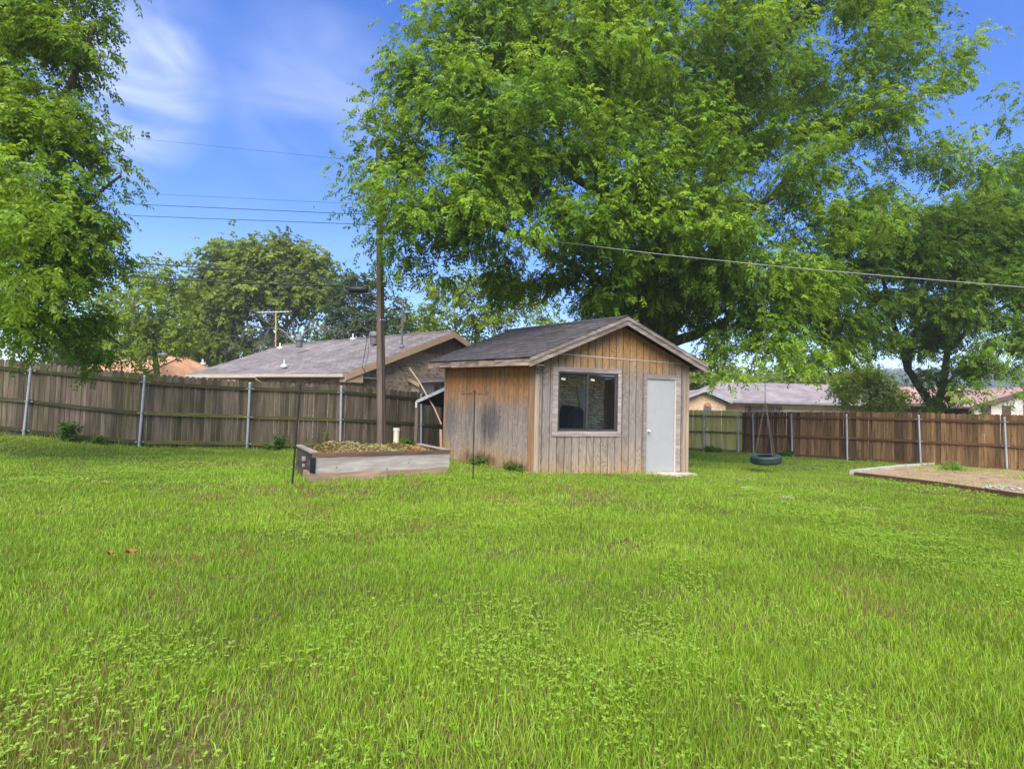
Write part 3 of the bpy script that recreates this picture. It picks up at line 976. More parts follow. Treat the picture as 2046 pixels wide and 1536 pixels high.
# straw heap on the bed
def heap():
    n = 9000
    s = RNG.uniform(.12, PLL - .12, n); w = RNG.uniform(.09, PW - .05, n)
    O = np.array([B(a, b, .84) for a, b in zip(s, w)])
    e = np.minimum(1, np.minimum(s - .05, PLL - .05 - s) / .35) * np.minimum(1, np.minimum(w - .0, PW - w) / .25)
    hz_ = e * (.03 + .15 * vnoise(s * 2.6, w * 2.2, 11) ** 1.2 + .03 * vnoise(s * 9, w * 9, 12)) * (1 - .55 * sstep(PLL * .62, PLL * .8, s)) * RNG.uniform(.5, 1, n) ** .4
    O[:, 2] += hz_
    L = RNG.uniform(.03, .11, n)
    az = RNG.uniform(0, 2 * np.pi, n); el = RNG.uniform(-.35, .55, n)
    D = np.stack([np.cos(az) * np.cos(el), np.sin(az) * np.cos(el), np.sin(el)], 1) * L[:, None]
    Sd = np.stack([-np.sin(az), np.cos(az), RNG.uniform(-.6, .6, n)], 1) * RNG.uniform(.0025, .007, n)[:, None]
    V = np.stack([O - Sd, O + Sd, O + D * .6 + Sd + [0, 0, .008], O + D, ], 1).reshape(-1, 3)
    i = np.arange(n) * 4
    pal = np.array([(.30, .24, .10), (.24, .17, .07), (.36, .29, .15), (.17, .17, .05), (.19, .12, .05), (.13, .15, .035)])
    T = pal[RNG.integers(0, len(pal), n)] * RNG.uniform(.6, 1.15, n)[:, None]
    T = np.where((s > PLL * .66)[:, None], T * np.array([.95, .72, .6]), T)
    # base mound
    gs, gw = np.meshgrid(np.linspace(.06, PLL - .06, 60), np.linspace(.05, PW - .0, 26))
    a = gs.ravel(); b = gw.ravel()
    e = np.clip(np.minimum(a - .05, PLL - .05 - a) / .35, 0, 1) * np.clip(np.minimum(b, PW - b) / .25, 0, 1)
    MV = np.array([B(p, q, .80) for p, q in zip(a, b)])
    MV[:, 2] += e * (.01 + .14 * vnoise(a * 2.6, b * 2.2, 11) ** 1.2 + .02 * vnoise(a * 9, b * 9, 12)) * (1 - .55 * sstep(PLL * .62, PLL * .8, a))
    j, i2 = np.meshgrid(np.arange(59), np.arange(25)); q = (i2 * 60 + j).ravel()
    o = np_mesh('straw_mulch', np.concatenate([V, MV]), [np.stack([i, i + 1, i + 2, i + 3], 1), np.stack([q, q + 1, q + 61, q + 60], 1) + len(V)], M['straw'],
                tints=np.concatenate([T, np.tile([.12, .085, .04], (len(q), 1)) * RNG.uniform(.6, 1.3, (len(q), 1))]), loc=B(PLL / 2, PW / 2, .8))
    tag(o, 'dry straw and grass clippings heaped in the timber garden bed', 'straw', kind='stuff')


heap()
# cream pvc pipe
c = P(791.5, 884, 14.2)
pp = MB()
ztp = P(791.5, 855, 14.2)[2]
c0 = np.array([c[0], c[1], float(gz(c[0], c[1])) - .05]); Hh = ztp - c0[2]
pp.lathe(c0, [(.0, 0), (.075, 0), (.075, Hh - .07), (.088, Hh - .07), (.088, Hh - .005), (.082, Hh), (.0, Hh)], 20)
o = pp.build('pipe', M['pvc'], loc=c0); tag(o, 'cream plastic pipe standing upright behind the garden bed', 'pipe')


# ------------------------------------------------------------------ shepherd hooks
def scroll(mb, c, d, up, sg, r=.0045):
    """one half of a scrolled hanger arm"""
    pts = []
    for t in np.linspace(0, 1, 10):
        pts.append(c + d * sg * (.0 + .21 * t) + up * (.055 * (1 - t) ** 2 - .005))
    e = c + d * sg * .21
    for a in np.linspace(-.5 * math.pi, 1.35 * math.pi, 12):
        rr = .028 * (1 - .035 * (a + 1.57))
        pts.append(e + up * (.024 + rr * math.sin(a)) + d * sg * rr * math.cos(a))
    mb.tube(pts, r, 6)


def hanger(base, top, d, label, mat, r, arm=1.0):
    t = thing('garden_hook_pole', base, label, 'plant hook', 'shepherd hook poles')
    ax = (top - base); H = np.linalg.norm(ax); ax /= H
    mb = MB(); mb.tube([base - ax * .1, base + ax * H * .5, top], [r, r, r * .95], 8)
    mb.lathe(top - ax * .03, [(r * 1.5, 0), (r * 1.6, .02), (r * .9, .05), (0, .055)], 8, ax)
    mb.build('pole', mat, t)
    a = MB()
    q = top - ax * .055
    a.tube([q - d * .23 * arm, q + d * .23 * arm], .0055, 6)
    for sg in (-1, 1): scroll(a, q + ax * .0, d * arm, ax, sg)
    a.build('scroll_arm', mat, t)


hb = G(945, 960); hd = float(np.dot(ROT.T @ (hb - CAM), [0, 0, -1]))
hanger(hb, P(948.5, 781, hd), np.array([.97, -.25, 0]), 'straight slim black plant hook pole in front of the shed side wall', M['black_metal'], .010)
hb = G(583.5, 972); hd = float(np.dot(ROT.T @ (hb - CAM), [0, 0, -1]))
hanger(hb, P(600, 767, hd - .05), np.array([.96, .28, .03]), 'leaning plant hook pole with worn paint beside the garden bed', M['rust_metal'], .014)
# the leaning pole's second arm twisted to the right
rp = MB(); q = P(601, 775, hd - .05)
rp.tube([q, P(632, 775, hd - .12)], .008, 6)
o = rp.build('scroll_arm', M['rust_metal'], [x for x in COL.objects if x.name.startswith('garden_hook_pole')][-1])

# ------------------------------------------------------------------ utility pole and wires
PD_ = 15.3
pb = P(763.5, 893, PD_); pb[2] = float(gz(pb[0], pb[1])) - .1
pt = P(757, 296, PD_)
up_ = thing('utility_pole', pb, 'tall weathered brown utility pole behind the garden bed', 'utility pole')
mb = MB(); mb.tube([pb, pb + (pt - pb) * .35, pb + (pt - pb) * .7, pt], [.135, .112, .092, .082], 18)
mb.build('pole', M['pole_wood'], up_)
for py in (407, 427, 452, 573, 546):
    c = P(757 + (py - 296) * .0109, py, PD_)
    hw_ = MB()
    hw_.lathe(c + np.array([-.16, -.0, 0]), [(0, 0), (.02, 0), (.02, .03), (.012, .03), (.012, .32)], 8, (1, 0, 0))
    if py < 470:
        hw_.lathe(c + np.array([-.2, 0, 0]), [(0, 0), (.03, 0), (.035, .02), (.02, .035), (.035, .05), (.03, .07), (0, .07)], 10, (1, 0, 0))
    hw_.build('insulator', M['black_metal'], up_)
cn = MB()
cn.tube([P(765.5, 890, PD_ - .16), P(764, 760, PD_ - .14), P(762, 600, PD_ - .13), P(760.5, 470, PD_ - .12)], .012, 6)
cn.build('ground_wire', M['dark_cable'], up_)
hb_ = MB()
hb_.lathe(P(763, 640, PD_) - np.array([0, 0, .02]), [(.114, 0), (.118, 0), (.118, .04), (.114, .04)], 18)
hb_.build('band', M['steel'], up_)


def wire(pts, r, label, mat='dark_cable', name='power_line', sag=0.0, group='overhead wires', cat='wire', n=14):
    pts = [np.array(p, float) for p in pts]
    if len(pts) == 2:
        a, b = pts
        pts = [a + (b - a) * t - np.array([0, 0, sag * 4 * t * (1 - t)]) for t in np.linspace(0, 1, n)]
    mb = MB(); mb.tube(pts, r, 6)
    o = mb.build(name, M[mat], loc=pts[0])
    return tag(o, label, cat, group)


PXP = lambda py: 757 + (py - 296) * .0109
wire([P(-250, 228, 23), P(275, 277, 19), P(686, 318, 15.9), P(757, 325, PD_)], .0038, 'thin faint wire highest in the sky left of the pole')
wire([P(-250, 352, 23), P(225, 384, 19), P(640, 404, 16.0), P(757, 408, PD_)], .0042, 'thin faint wire second from the top left of the pole')
wire([P(-250, 372, 23), P(265, 408, 19), P(690, 427, 15.7), P(752, 428, PD_)], .009, 'upper of the two plain dark lines crossing the sky left of the pole')
wire([P(-250, 396, 23), P(285, 432, 19), P(690, 447, 15.7), P(752, 451, PD_)], .009, 'lower of the two plain dark lines crossing the sky left of the pole')
SPL = 15.1
wire([P(-250, 490, 22), P(243, 524, 18), P(480, 540, 16.2), P(615, 547, 15.5), P(632, 551, 15.4), P(650, 562, 15.3), P(668, 570, 15.2), P(684, 572, 15.15)], .018, 'black cable that dips to join the splice case left of the pole', cat='cable')
wire([P(-250, 512, 22), P(210, 549, 18), P(480, 566, 16.2), P(640, 570, 15.4), P(700, 573, SPL), P(757, 573, PD_)], .022, 'thick black cable running straight into the splice case', cat='cable')
sc = thing('cable_splice_case', P(716, 578, SPL), 'black box shaped splice case hanging on the cable left of the pole', 'splice case')
mb = MB()
a = P(697, 578.5, SPL - .02); b = P(735, 578.5, SPL - .02)
ax = (b - a) / np.linalg.norm(b - a)
mb.lathe(a - ax * .0, [(0, 0), (.07, .0), (.095, .03), (.095, .5), (.07, .53), (0, .53)], 14, ax)
mb.box((a + b) / 2 + np.array([0, 0, .07]), .56, .10, .03, ax, np.cross((0, 0, 1), ax))
mb.build('case', M['black_metal'], sc)
mb = MB(); mb.tube([P(688, 572, SPL), a + np.array([0, 0, .04]), ], [.02, .04], 8); mb.tube([b + np.array([0, 0, .05]), P(741, 571, SPL)], [.045, .012], 8)
mb.build('end_cone', M['black_metal'], sc)
wire([P(731, 583, SPL), P(735, 600, SPL), P(737, 640, SPL + .1), P(731, 690, SPL + .2), P(724, 735, SPL + .3), P(741, 758, SPL + .3), P(757, 772, PD_)], .008, 'slack black cable hanging below the splice case', cat='cable')
wire([P(727, 584, SPL), P(727, 610, SPL), P(733, 660, SPL + .1), P(737, 700, SPL + .2), P(728, 740, SPL + .2), P(726, 800, SPL + .3), P(726, 850, SPL + .3), P(742, 888, SPL + .3)], .006, 'thin black cable dropping from the splice case to the ground', cat='cable')
wire([P(764, 516, PD_), P(772, 535, PD_ + .6), P(781, 560, 17), P(788, 592, 20), P(799, 608, 23.3)], .013, 'twisted service cable from the pole to the neighbour mast', cat='cable')
wire([P(760, 566, PD_), P(860, 582, 17), P(1025, 604, 20), P(1105, 614, 21.5), P(1500, 655, 30)], .008, 'thin dark wire running right from the pole over the shed roof')
wire([P(757, 440, PD_), P(1310, 507, 11.4), P(1540, 531, 10.2), P(1790, 553, 9.1), P(2046, 574, 8.1), P(2400, 598, 7.0)], .0065, 'pale grey service wire crossing in front of the big tree', mat='grey_cable')
wire([P(762, 430, PD_), P(890, 596, 19), P(962, 695, 25.9)], .003, 'hair thin guy wire from the pole down to the neighbour gable')
wire([P(762, 480, PD_), P(800, 600, 18), P(880, 745, 24.2)], .003, 'hair thin line slanting down to the brick gable wall')

# ------------------------------------------------------------------ lean-to between shed and fence
lt = thing('lean_to', P(835, 900, 15.5), 'low lean-to with perforated steel beam and black tarp against the shed', 'lean-to')
a = P(832, 803, 15.4); b = P(893, 775, 14.2)
mb = MB(); mb.bar(a, b, .03, .085); 
mb.build('steel_beam', M['alu'], lt)
dots = MB(); ddir = (b - a) / np.linalg.norm(b - a); nf = np.cross(ddir, (0, 0, 1)); nf /= np.linalg.norm(nf)
if np.dot(nf, CAM - a) < 0: nf = -nf
for t in (.28, .55, .86):
    dots.lathe(a + (b - a) * t + nf * .0165, [(0, 0), (.017, 0)], 10, nf)
dots.build('bolt_hole', M['backing'], lt)
mb = MB(); pz = P(833, 815, 15.45); g0 = np.array([pz[0], pz[1], float(gz(pz[0], pz[1]))])
mb.bar(g0, pz, .09, .09, up=(0, 1, 0)); mb.build('post', M['pole_wood'], lt)
mb = MB(); mb.box(a + np.array([0, 0, -.08]), .05, .05, .16); mb.build('bracket', M['alu'], lt)
back = np.array([.55, 1.6, -.15])
mb = MB(); mb.hexa([a + np.array([0, .03, -.03]), b + np.array([0, .03, -.03]), b + back, a + back, a + np.array([0, .03, -.02]), b + np.array([0, .03, -.02]), b + back + np.array([0, 0, .012]), a + back + np.array([0, 0, .012])])
mb.build('tarp_roof', M['tarp'], lt)
mb = MB()
for t in (.0, .33, .66, 1.0):
    q0 = a + back + (b - a) * t; mb.bar(np.array([q0[0], q0[1], float(gz(q0[0], q0[1]))]), q0, .04, .3, up=(0, 1, 0))
mb.build('dark_screen', M['tarp'], lt)
mb = MB()
mb.tube([P(882, 848, 14.5), P(868, 815, 14.9), P(850, 785, 15.3), P(838, 763, 15.5), P(818, 735, 15.8)], [.02, .02, .022, .024, .025], 8)
o = mb.build('wooden_stick', m_plain('bare_stick', (.42, .30, .19), .7, 0, .2, 9), loc=P(882, 848, 14.5)); tag(o, 'long bare wooden stick leaning against the back of the shed', 'stick')
mb = MB(); pa = P(882.5, 898, 14.1); mb.bar(np.array([pa[0], pa[1], float(gz(pa[0], pa[1]))]), P(881, 858, 14.1), .06, .1, up=(0, 1, 0))
o = mb.build('wooden_board', m_plain('new_board', (.36, .25, .14), .7, 0, .2, 9), loc=pa); tag(o, 'short pale board standing at the back corner of the shed', 'board')

# ------------------------------------------------------------------ tire swing
TD = 14.0
tc = P(1530.5, 917.5, TD)
sw = thing('tire_swing', tc, 'dark green tire hanging flat from chains under the big tree', 'tire swing')
mb = MB()
tz = np.array([-.09, -.05, 1.0]); tz /= np.linalg.norm(tz)
Ro = .365; hw_ = .10
mb.lathe(tc, [(.20, -hw_ * .85), (.25, -hw_ * 1.02), (.33, -hw_ * .98), (Ro - .006, -hw_ * .72), (Ro, -hw_ * .45), (Ro, hw_ * .45), (Ro - .006, hw_ * .72), (.33, hw_ * .98), (.25, hw_ * 1.02), (.20, hw_ * .85), (.215, hw_ * .6), (.33, .0), (.215, -hw_ * .6), (.20, -hw_ * .85)], 48, tz)
tire = mb.build('tire', M['tire'], sw)
tr = MB()
for zz in (-.05, -.02, .02, .05):
    tr.lathe(tc, [(Ro + .001, zz - .006), (Ro + .006, zz - .005), (Ro + .006, zz + .005), (Ro + .001, zz + .006)], 48, tz)
tr.build('tread', M['tire'], tire)


def chain(a, b, link=.05, r=.0034):
    mb = MB(); d = b - a; L = np.linalg.norm(d); d /= L
    n = int(L / (link * .78)); e1 = np.cross(d, (0, 1, 0)); e1 /= np.linalg.norm(e1); e2 = np.cross(d, e1)
    for i in range(n):
        c = a + d * (i + .5) * L / n; e = e1 if i % 2 else e2
        pts = [c + d * math.cos(t) * link * .5 + e * math.sin(t) * link * .27 for t in np.linspace(0, 2 * math.pi, 9)]
        mb.tube(pts, r, 4, cap=False)
    return mb


SWY = P(1529, 800, TD); SWT = P(1528, 590, TD + .05)
for ang in (math.pi * 1.08, math.pi * .56, -.05):
    e1 = np.cross(tz, (0, 1, 0)); e1 /= np.linalg.norm(e1); e2 = np.cross(tz, e1)
    k0 = tc + tz * hw_ + .27 * (math.cos(ang) * e1 * -1 * -1 + math.sin(ang) * e2)
    chain(k0, SWY).build('chain', M['chain'], sw)
chain(SWY, SWT, .055, .0042).build('chain', M['chain'], sw)

# ------------------------------------------------------------------ sandbox with timber edging
sb0 = G(1703, 951); sb1 = G(1878, 931.5); sb2 = G(2075, 946); sb3 = G(2075, 1003)
sbx = thing('sandbox', sb0, 'timber edged sandbox of pinkish sand and weeds by the brown fence', 'sandbox')


def edging(a, b, w, h, mat, n, name='edging_board'):
    mb = MB()
    for i in range(n):
        p = a + (b - a) * (i / n); q = a + (b - a) * ((i + .985) / n)
        p = np.array([p[0], p[1], float(gz(p[0], p[1])) + h / 2 - .02]); q = np.array([q[0], q[1], float(gz(q[0], q[1])) + h / 2 - .02])
        mb.bar(p, q, w, h, tint=(random.random(), random.random(), 0))
    return mb.build(name, mat, sbx)


edging(sb0, sb1, .12, .17, M['curb'], 2)
edging(sb1 + (sb2 - sb1) * .03, sb2, .06, .15, M['curb_brown'], 2)
edging(sb0 + (sb3 - sb0) * .01 + np.array([0, -.05, 0]), sb3, .05, .13, M['curb_brown'], 2)
gs = MB()
NN = 26
pts = []
for i in range(NN + 1):
    for j in range(NN + 1):
        u, v = i / NN, j / NN
        p = sb0 * (1 - u) * (1 - v) + sb1 * (1 - u) * v + sb3 * u * (1 - v) + sb2 * u * v
        p = np.array([p[0], p[1], float(gz(p[0], p[1])) + .045 + .05 * float(vnoise(p[0] * 1.3, p[1] * 1.3, 3))])
        pts.append(p)
gs.add(pts, [((i) * (NN + 1) + j, (i + 1) * (NN + 1) + j, (i + 1) * (NN + 1) + j + 1, i * (NN + 1) + j + 1) for i in range(NN) for j in range(NN)], None, True)
k = NT('sand'); co = k.coords(); n1 = k.noise(co, 3.5, 5, .7); n2 = k.noise(co, 40, 3, .7)
col = k.mix(k.rng(n1, .4, .65), (.31, .215, .14), (.185, .12, .075)); col = k.mul(col, k.rng(n2, .3, .7, .75, 1.2))
gs.build('sand', k.pbr(col, .95, 0, .1, k.bump(n2, .5, .02)), sbx)


def rock(mb, c, r, rng, tint=None):
    V = []; n = 7; m = 5
    for i in range(m + 1):
        th = math.pi * i / m
        for j in range(n):
            ph = 2 * math.pi * j / n
            q = r * rng.uniform(.75, 1.15)
            V.append(c + np.array([q * math.sin(th) * math.cos(ph), q * math.sin(th) * math.sin(ph), q * .6 * math.cos(th)]))
    fs = [(i * n + j, (i + 1) * n + j, (i + 1) * n + (j + 1) % n, i * n + (j + 1) % n) for i in range(m) for j in range(n)]
    mb.add(V, fs, tint)


rr = random.Random(5)
mb = MB(); rc0 = G(2010, 983)
for i in range(60):
    a = rr.gauss(0, .20); b = rr.gauss(0, .26)
    p = rc0 + np.array([a, b, 0]); p[2] = float(gz(p[0], p[1])) + .07 + .06 * math.exp(-(a * a + b * b) / .05)
    rock(mb, p, rr.uniform(.010, .036), rr)
o = mb.build('white_gravel', m_plain('white_rock', (.32, .31, .30), .8, 0, .3, 20), loc=rc0); tag(o, 'small spill of white rocks at the sandbox corner', 'gravel', kind='stuff')
mb = MB(); c = G(1735, 912 + 36); c = sb0 + (sb1 - sb0) * .47
c = np.array([c[0], c[1], float(gz(c[0], c[1])) + .10]) - pnr * .07
# stepping stones near the door
for px, py, w in ((1503, 976, .22), (1570, 994, .16), (1352, 951, .14), (1740, 1016, .12)):
    c = G(px, py); mb = MB()
    ring = [c + np.array([w * math.cos(t) * rr.uniform(.8, 1.1), w * .6 * math.sin(t) * rr.uniform(.8, 1.1), .0]) for t in np.linspace(0, 2 * math.pi, 9)[:-1]]
    ring = [np.array([p[0], p[1], float(gz(p[0], p[1])) - .05]) for p in ring]
    mb.poly(ring, np.array([0, 0, .066]))
    lab = {1503: 'flat tan stone sunk in the grass nearest the tire swing', 1570: 'small tan stone in the grass below the tire swing shadow', 1352: 'little tan stone in the grass right of the doorstep', 1740: 'tiny pale stone in the grass left of the sandbox corner'}[px]
    o = mb.build('stone', M['concrete'], loc=c); tag(o, lab, 'stone', 'stones in the lawn')


# ------------------------------------------------------------------ neighbouring houses
def hit(px, py, p0, n):
    r = P(px, py, 1.0) - CAM
    t = np.dot(p0 - CAM, n) / np.dot(r, n)
    return CAM + r * t


def H2(v):
    v = np.array(v, float); v[2] = 0
    return v / np.linalg.norm(v)


def down(p, z):
    return np.array([p[0], p[1], z])


def slab(mb, pts, th=.12, tint=None):
    """roof plane with thickness downwards"""
    pts = [np.array(p) for p in pts]
    n = np.cross(pts[1] - pts[0], pts[2] - pts[0])
    if n[2] < 0: pts = pts[::-1]
    mb.poly([p - np.array([0, 0, th]) for p in pts], np.array([0, 0, th]), tint)


def house_left():
    E0 = P(690, 745, 22); R0 = P(907, 663, 26); R1 = P(565, 689, 34.5); E1 = P(372, 748, 27)
    E1[2] = E0[2]; R1[2] = R0[2] = (R0[2] + R1[2]) / 2
    R0 = hit(907, 663, R0, np.array([0, 0, 1.0])) if False else R0
    g = R0 - E0; g[2] = 0; gh = H2(g); A = H2(R1 - R0)
    E0f = E0 + 2 * g; E1f = E1 + 2 * g
    zg = -1.1
    h = thing('brick_house', down(E0, zg), 'low brick house with weathered grey shingle roof behind the grey fence', 'house')
    mroof = m_shingle('grey_house_shingle', (.20, .178, .17), (.125, .108, .104), (.058, .05, .05), .33, 2.4, tuple(A))
    mb = MB()
    slab(mb, [E0, R0, R1, E1]); slab(mb, [E1, R1, E1f]); slab(mb, [E0f, R0, R1, E1f])
    roof = mb.build('roof', mroof, h)
    rcap = MB(); rcap.tube([R0 + [0, 0, .01], R1 + [0, 0, .01]], .06, 6); rcap.build('ridge_cap', mroof, roof)
    mbrick = m_brick('tan_mixed_brick', (.36, .27, .185), (.27, .19, .125), (.30, .26, .21), .24, .085, tuple(gh), dark=(.09, .055, .045))
    ins = A * .40
    c0 = E0 + gh * .55 + ins; c1 = E0f - gh * .55 + ins; ap = R0 + ins
    mb = MB()
    zt = .24
    sl = (R0[2] - E0[2]) / np.linalg.norm(g)
    c0t = down(c0, E0[2] + .55 * sl - zt); c1t = down(c1, E0[2] + .55 * sl - zt); apt = down(ap, R0[2] - zt)
    mb.poly([down(c0, zg), down(c1, zg), c1t, apt, c0t], A * .25)
    gw = mb.build('gable_wall', mbrick, h)
    nA = -A
    # vertical siding near the top of the gable
    mb = MB(); f = .42
    q0 = c0t + (apt - c0t) * (1 - f); q1 = c1t + (apt - c1t) * (1 - f)
    nstrip = 26
    for i in range(nstrip):
        u0, u1 = i / nstrip, (i + .93) / nstrip
        b0 = q0 + (q1 - q0) * u0; b1 = q0 + (q1 - q0) * u1
        hh = lambda u: (apt[2] - q0[2]) * (1 - abs(u - .5) * 2)
        mb.poly([b0, b1, b1 + [0, 0, hh(u1)], b0 + [0, 0, hh(u0)]], nA * .03, (random.random(), random.random(), 0))
    mb.build('gable_siding', m_boards('gable_siding_paint', (.20, .145, .085), (.16, .11, .065), var=.3), gw)
    # rake boards
    for (p, q) in ((E0, R0), (R0, E0f)):
        mb = MB()
        mb.poly([p + [0, 0, -.30], q + [0, 0, -.30], q + [0, 0, -.03], p + [0, 0, -.03]] if True else [], nA * .045)
        mb.build('rake_board', M['beige_trim'], roof)
    mb = MB(); mb.poly([E0 - nA * .01, E0 + gh * .8 - nA * .01 + [0, 0, 0], E0 + gh * .8 + [0, 0, -.36], E0 + [0, 0, -.36]], A * .35)
    mb.build('eave_return', M['beige_trim'], roof)
    # front wall, soffit and gutter
    c0b = E0 + gh * .6 + A * .7; Lw = np.linalg.norm((E1 - E0)[:2]); Ae = H2(E1 - E0); c2 = E0 + Ae * (Lw * .52) + gh * .6; c3 = E1 + gh * .6 - Ae * .6
    ze = E0[2]
    mb = MB(); mb.poly([down(c0b, zg), down(c2, zg), down(c2, ze - .12), down(c0b, ze - .12)], gh * .2); mb.build('front_wall', mbrick, h)
    mb = MB(); r = gh * 1.3
    mb.poly([down(c2 + r, zg), down(c3 + r * .0 + gh * 1.3, zg), down(c3 + r, ze - .12), down(c2 + r, ze - .12)], gh * .2)
    mb.build('porch_wall', M['beige_soffit'], h)
    mb = MB(); slab(mb, [down(E0 + gh * .05, ze - .13), down(E1 + gh * .05, ze - .13), down(E1 + gh * 1.9, ze - .13), down(E0 + gh * 1.9, ze - .13)], .03)
    mb.build('soffit', M['beige_soffit'], h)
    mb = MB(); mid = E0 + Ae * (Lw * .5)
    n_out = -gh
    mb.bar(down(E0, ze - .10) + n_out * .06, down(mid, ze - .08) + n_out * .06, .12, .13)
    mb.build('gutter', M['gutter_cream'], roof)
    mb = MB(); mb.bar(down(mid, ze - .09) + n_out * .03, down(E1, ze - .09) + n_out * .03, .05, .16); mb.build('eave_board', M['gutter_cream'], roof)
    mb = MB(); dq = hit(514, 754, mid, gh)
    dq = down(mid, ze - .12) + n_out * .06
    mb.tube([dq, dq + [0, 0, -.12], dq + gh * .6 + np.array([0, 0, -.42]), dq + gh * .62 + np.array([0, 0, -2.0])], .05, 8); mb.build('downspout', M['beige_trim'], h)
    mb = MB(); w0 = c0b + Ae * 2.6
    for s0, s1, z0, z1, pr in ((0, 1.0, -.62, -.55, .03), (0, .07, -1.6, -.62, .03), (.93, 1.0, -1.6, -.62, .03)):
        mb.poly([down(w0 + Ae * s0, ze + z0), down(w0 + Ae * s1, ze + z0), down(w0 + Ae * s1, ze + z1), down(w0 + Ae * s0, ze + z1)], n_out * pr)
    wn = mb.build('window', M['gutter_cream'], h)
    mb = MB(); mb.poly([down(w0 + Ae * .07, ze - 1.6), down(w0 + Ae * .93, ze - 1.6), down(w0 + Ae * .93, ze - .62), down(w0 + Ae * .07, ze - .62)], n_out * .012)
    mb.build('pane', M['bronze'], wn)
    # front roof plane for things on the roof
    nr = np.cross(R0 - E0, E1 - E0); nr /= np.linalg.norm(nr)
    Z = np.array([0, 0, 1.0])

    def box_vent(px, py, r, hh):
        c = hit(px, py, E0, nr)
        mb = MB(); mb.lathe(c - Z * .1, [(r * .8, 0), (r * .82, .1 + hh * .55), (r * .82, .1 + hh * .55), (r * 1.05, .1 + hh * .55), (r * 1.05, .1 + hh * .8), (r * .85, .1 + hh * .97), (0, .1 + hh)], 18)
        mb.build('roof_vent', M['vent_grey'], roof)
    box_vent(598, 690, .21, .44); box_vent(748, 684, .26, .52)
    for px, py in ((559.5, 695), (568, 731), (705, 677)):
        c = hit(px, py, E0, nr); mb = MB()
        mb.lathe(c - Z * .05, [(.16, .0), (.14, .09), (.045, .12), (.045, .32), (0, .32)], 12); mb.build('vent_pipe', M['alu'], roof)
    # electric service: mast, conduit, meter box
    pn = np.array(A)
    def wallp(px, py): return hit(px, py, c0, pn) + nA * .05
    mb = MB()
    m0 = hit(803, 693, E0, nr); m1 = P(804.5, 604, float(np.dot(ROT.T @ (m0 - CAM), [0, 0, -1])))
    mb.tube([m0 - Z * .2, m0 + (m1 - m0) * .5, m1, m1 + Z * .05 + np.array([-.03, 0, 0]), m1 + Z * .04 + np.array([-.12, -.03, 0]), m1 - Z * .06 + np.array([-.15, -.04, 0])], .042, 10)
    mb.lathe(m0 - Z * .02, [(.13, 0), (.06, .12), (.044, .13)], 10)
    mb.build('service_mast', M['vent_grey'], roof)
    mb = MB(); mb.tube([wallp(801, 709), wallp(799.5, 735), wallp(798, 758)], .055, 8); mb.build('conduit', M['black_metal'], gw)
    cm = wallp(796.5, 763)
    mb = MB(); mb.box(cm + nA * .04, .24, .14, .32, gh, nA, Z)
    mb.lathe(cm + nA * .1 + np.array([0, 0, -.05]), [(.08, 0), (.08, .05), (0, .07)], 12, nA)
    mb.build('meter_box', M['steel'], gw)
    for pp in ([(797, 748), (786, 740), (778, 748), (776, 752)], [(795, 771), (788, 776), (784, 782), (783, 790)], [(800, 745), (792, 738), (784, 742)]):
        mb = MB(); mb.tube([wallp(*q) for q in pp], .022, 6); mb.build('loose_cable', M['black_metal'], gw)
    # small lean roof over the side door
    l0 = wallp(803, 746); l1 = wallp(935, 741); Pj = nA * 1.1 - Z * .42
    mb = MB(); slab(mb, [l0, l1, l1 + Pj, l0 + Pj], .05)
    mb.build('porch_roof', m_shingle('porch_shingle', (.13, .105, .095), (.10, .08, .072), (.05, .04, .04), .33, 2.2, tuple(gh)), h)
    mb = MB(); mb.poly([l0 + [0, 0, -.2], l0 + Pj + [0, 0, -.2], l0 + Pj + [0, 0, -.05], l0 + [0, 0, -.05]], -gh * .04); mb.build('rake_board', M['beige_trim'], h)
    a = wallp(808, 778); b = wallp(838, 778)
    mb = MB(); mb.poly([down(a, zg), down(b, zg), down(b, l0[2] - .42), down(a, l0[2] - .42)], nA * .9); mb.build('porch_wall', M['gutter_cream'], h)
    # tv antenna
    c = hit(551, 689, E0, nr); d_ = float(np.dot(ROT.T @ (c - CAM), [0, 0, -1])); tp = P(551.5, 621, d_)
    an = thing('tv_antenna', c, 'old television antenna on a yellow mast on the grey shingle roof', 'antenna')
    mb = MB(); mb.tube([c - Z * .1, tp], .032, 8); mb.build('mast', M['yellow_mast'], an)
    x0 = P(513, 624.5, d_); x1 = P(578, 622.5, d_)
    mb = MB(); mb.tube([x0, x1], .022, 6); bx = H2(x1 - x0); by = np.cross(Z, bx)
    for i in range(9):
        q = x0 + (x1 - x0) * (i + .3) / 9; L = .75 - .05 * i
        mb.tube([q - by * L, q + by * L], .008, 4)
    mb.build('boom', M['alu'], an)


house_left()


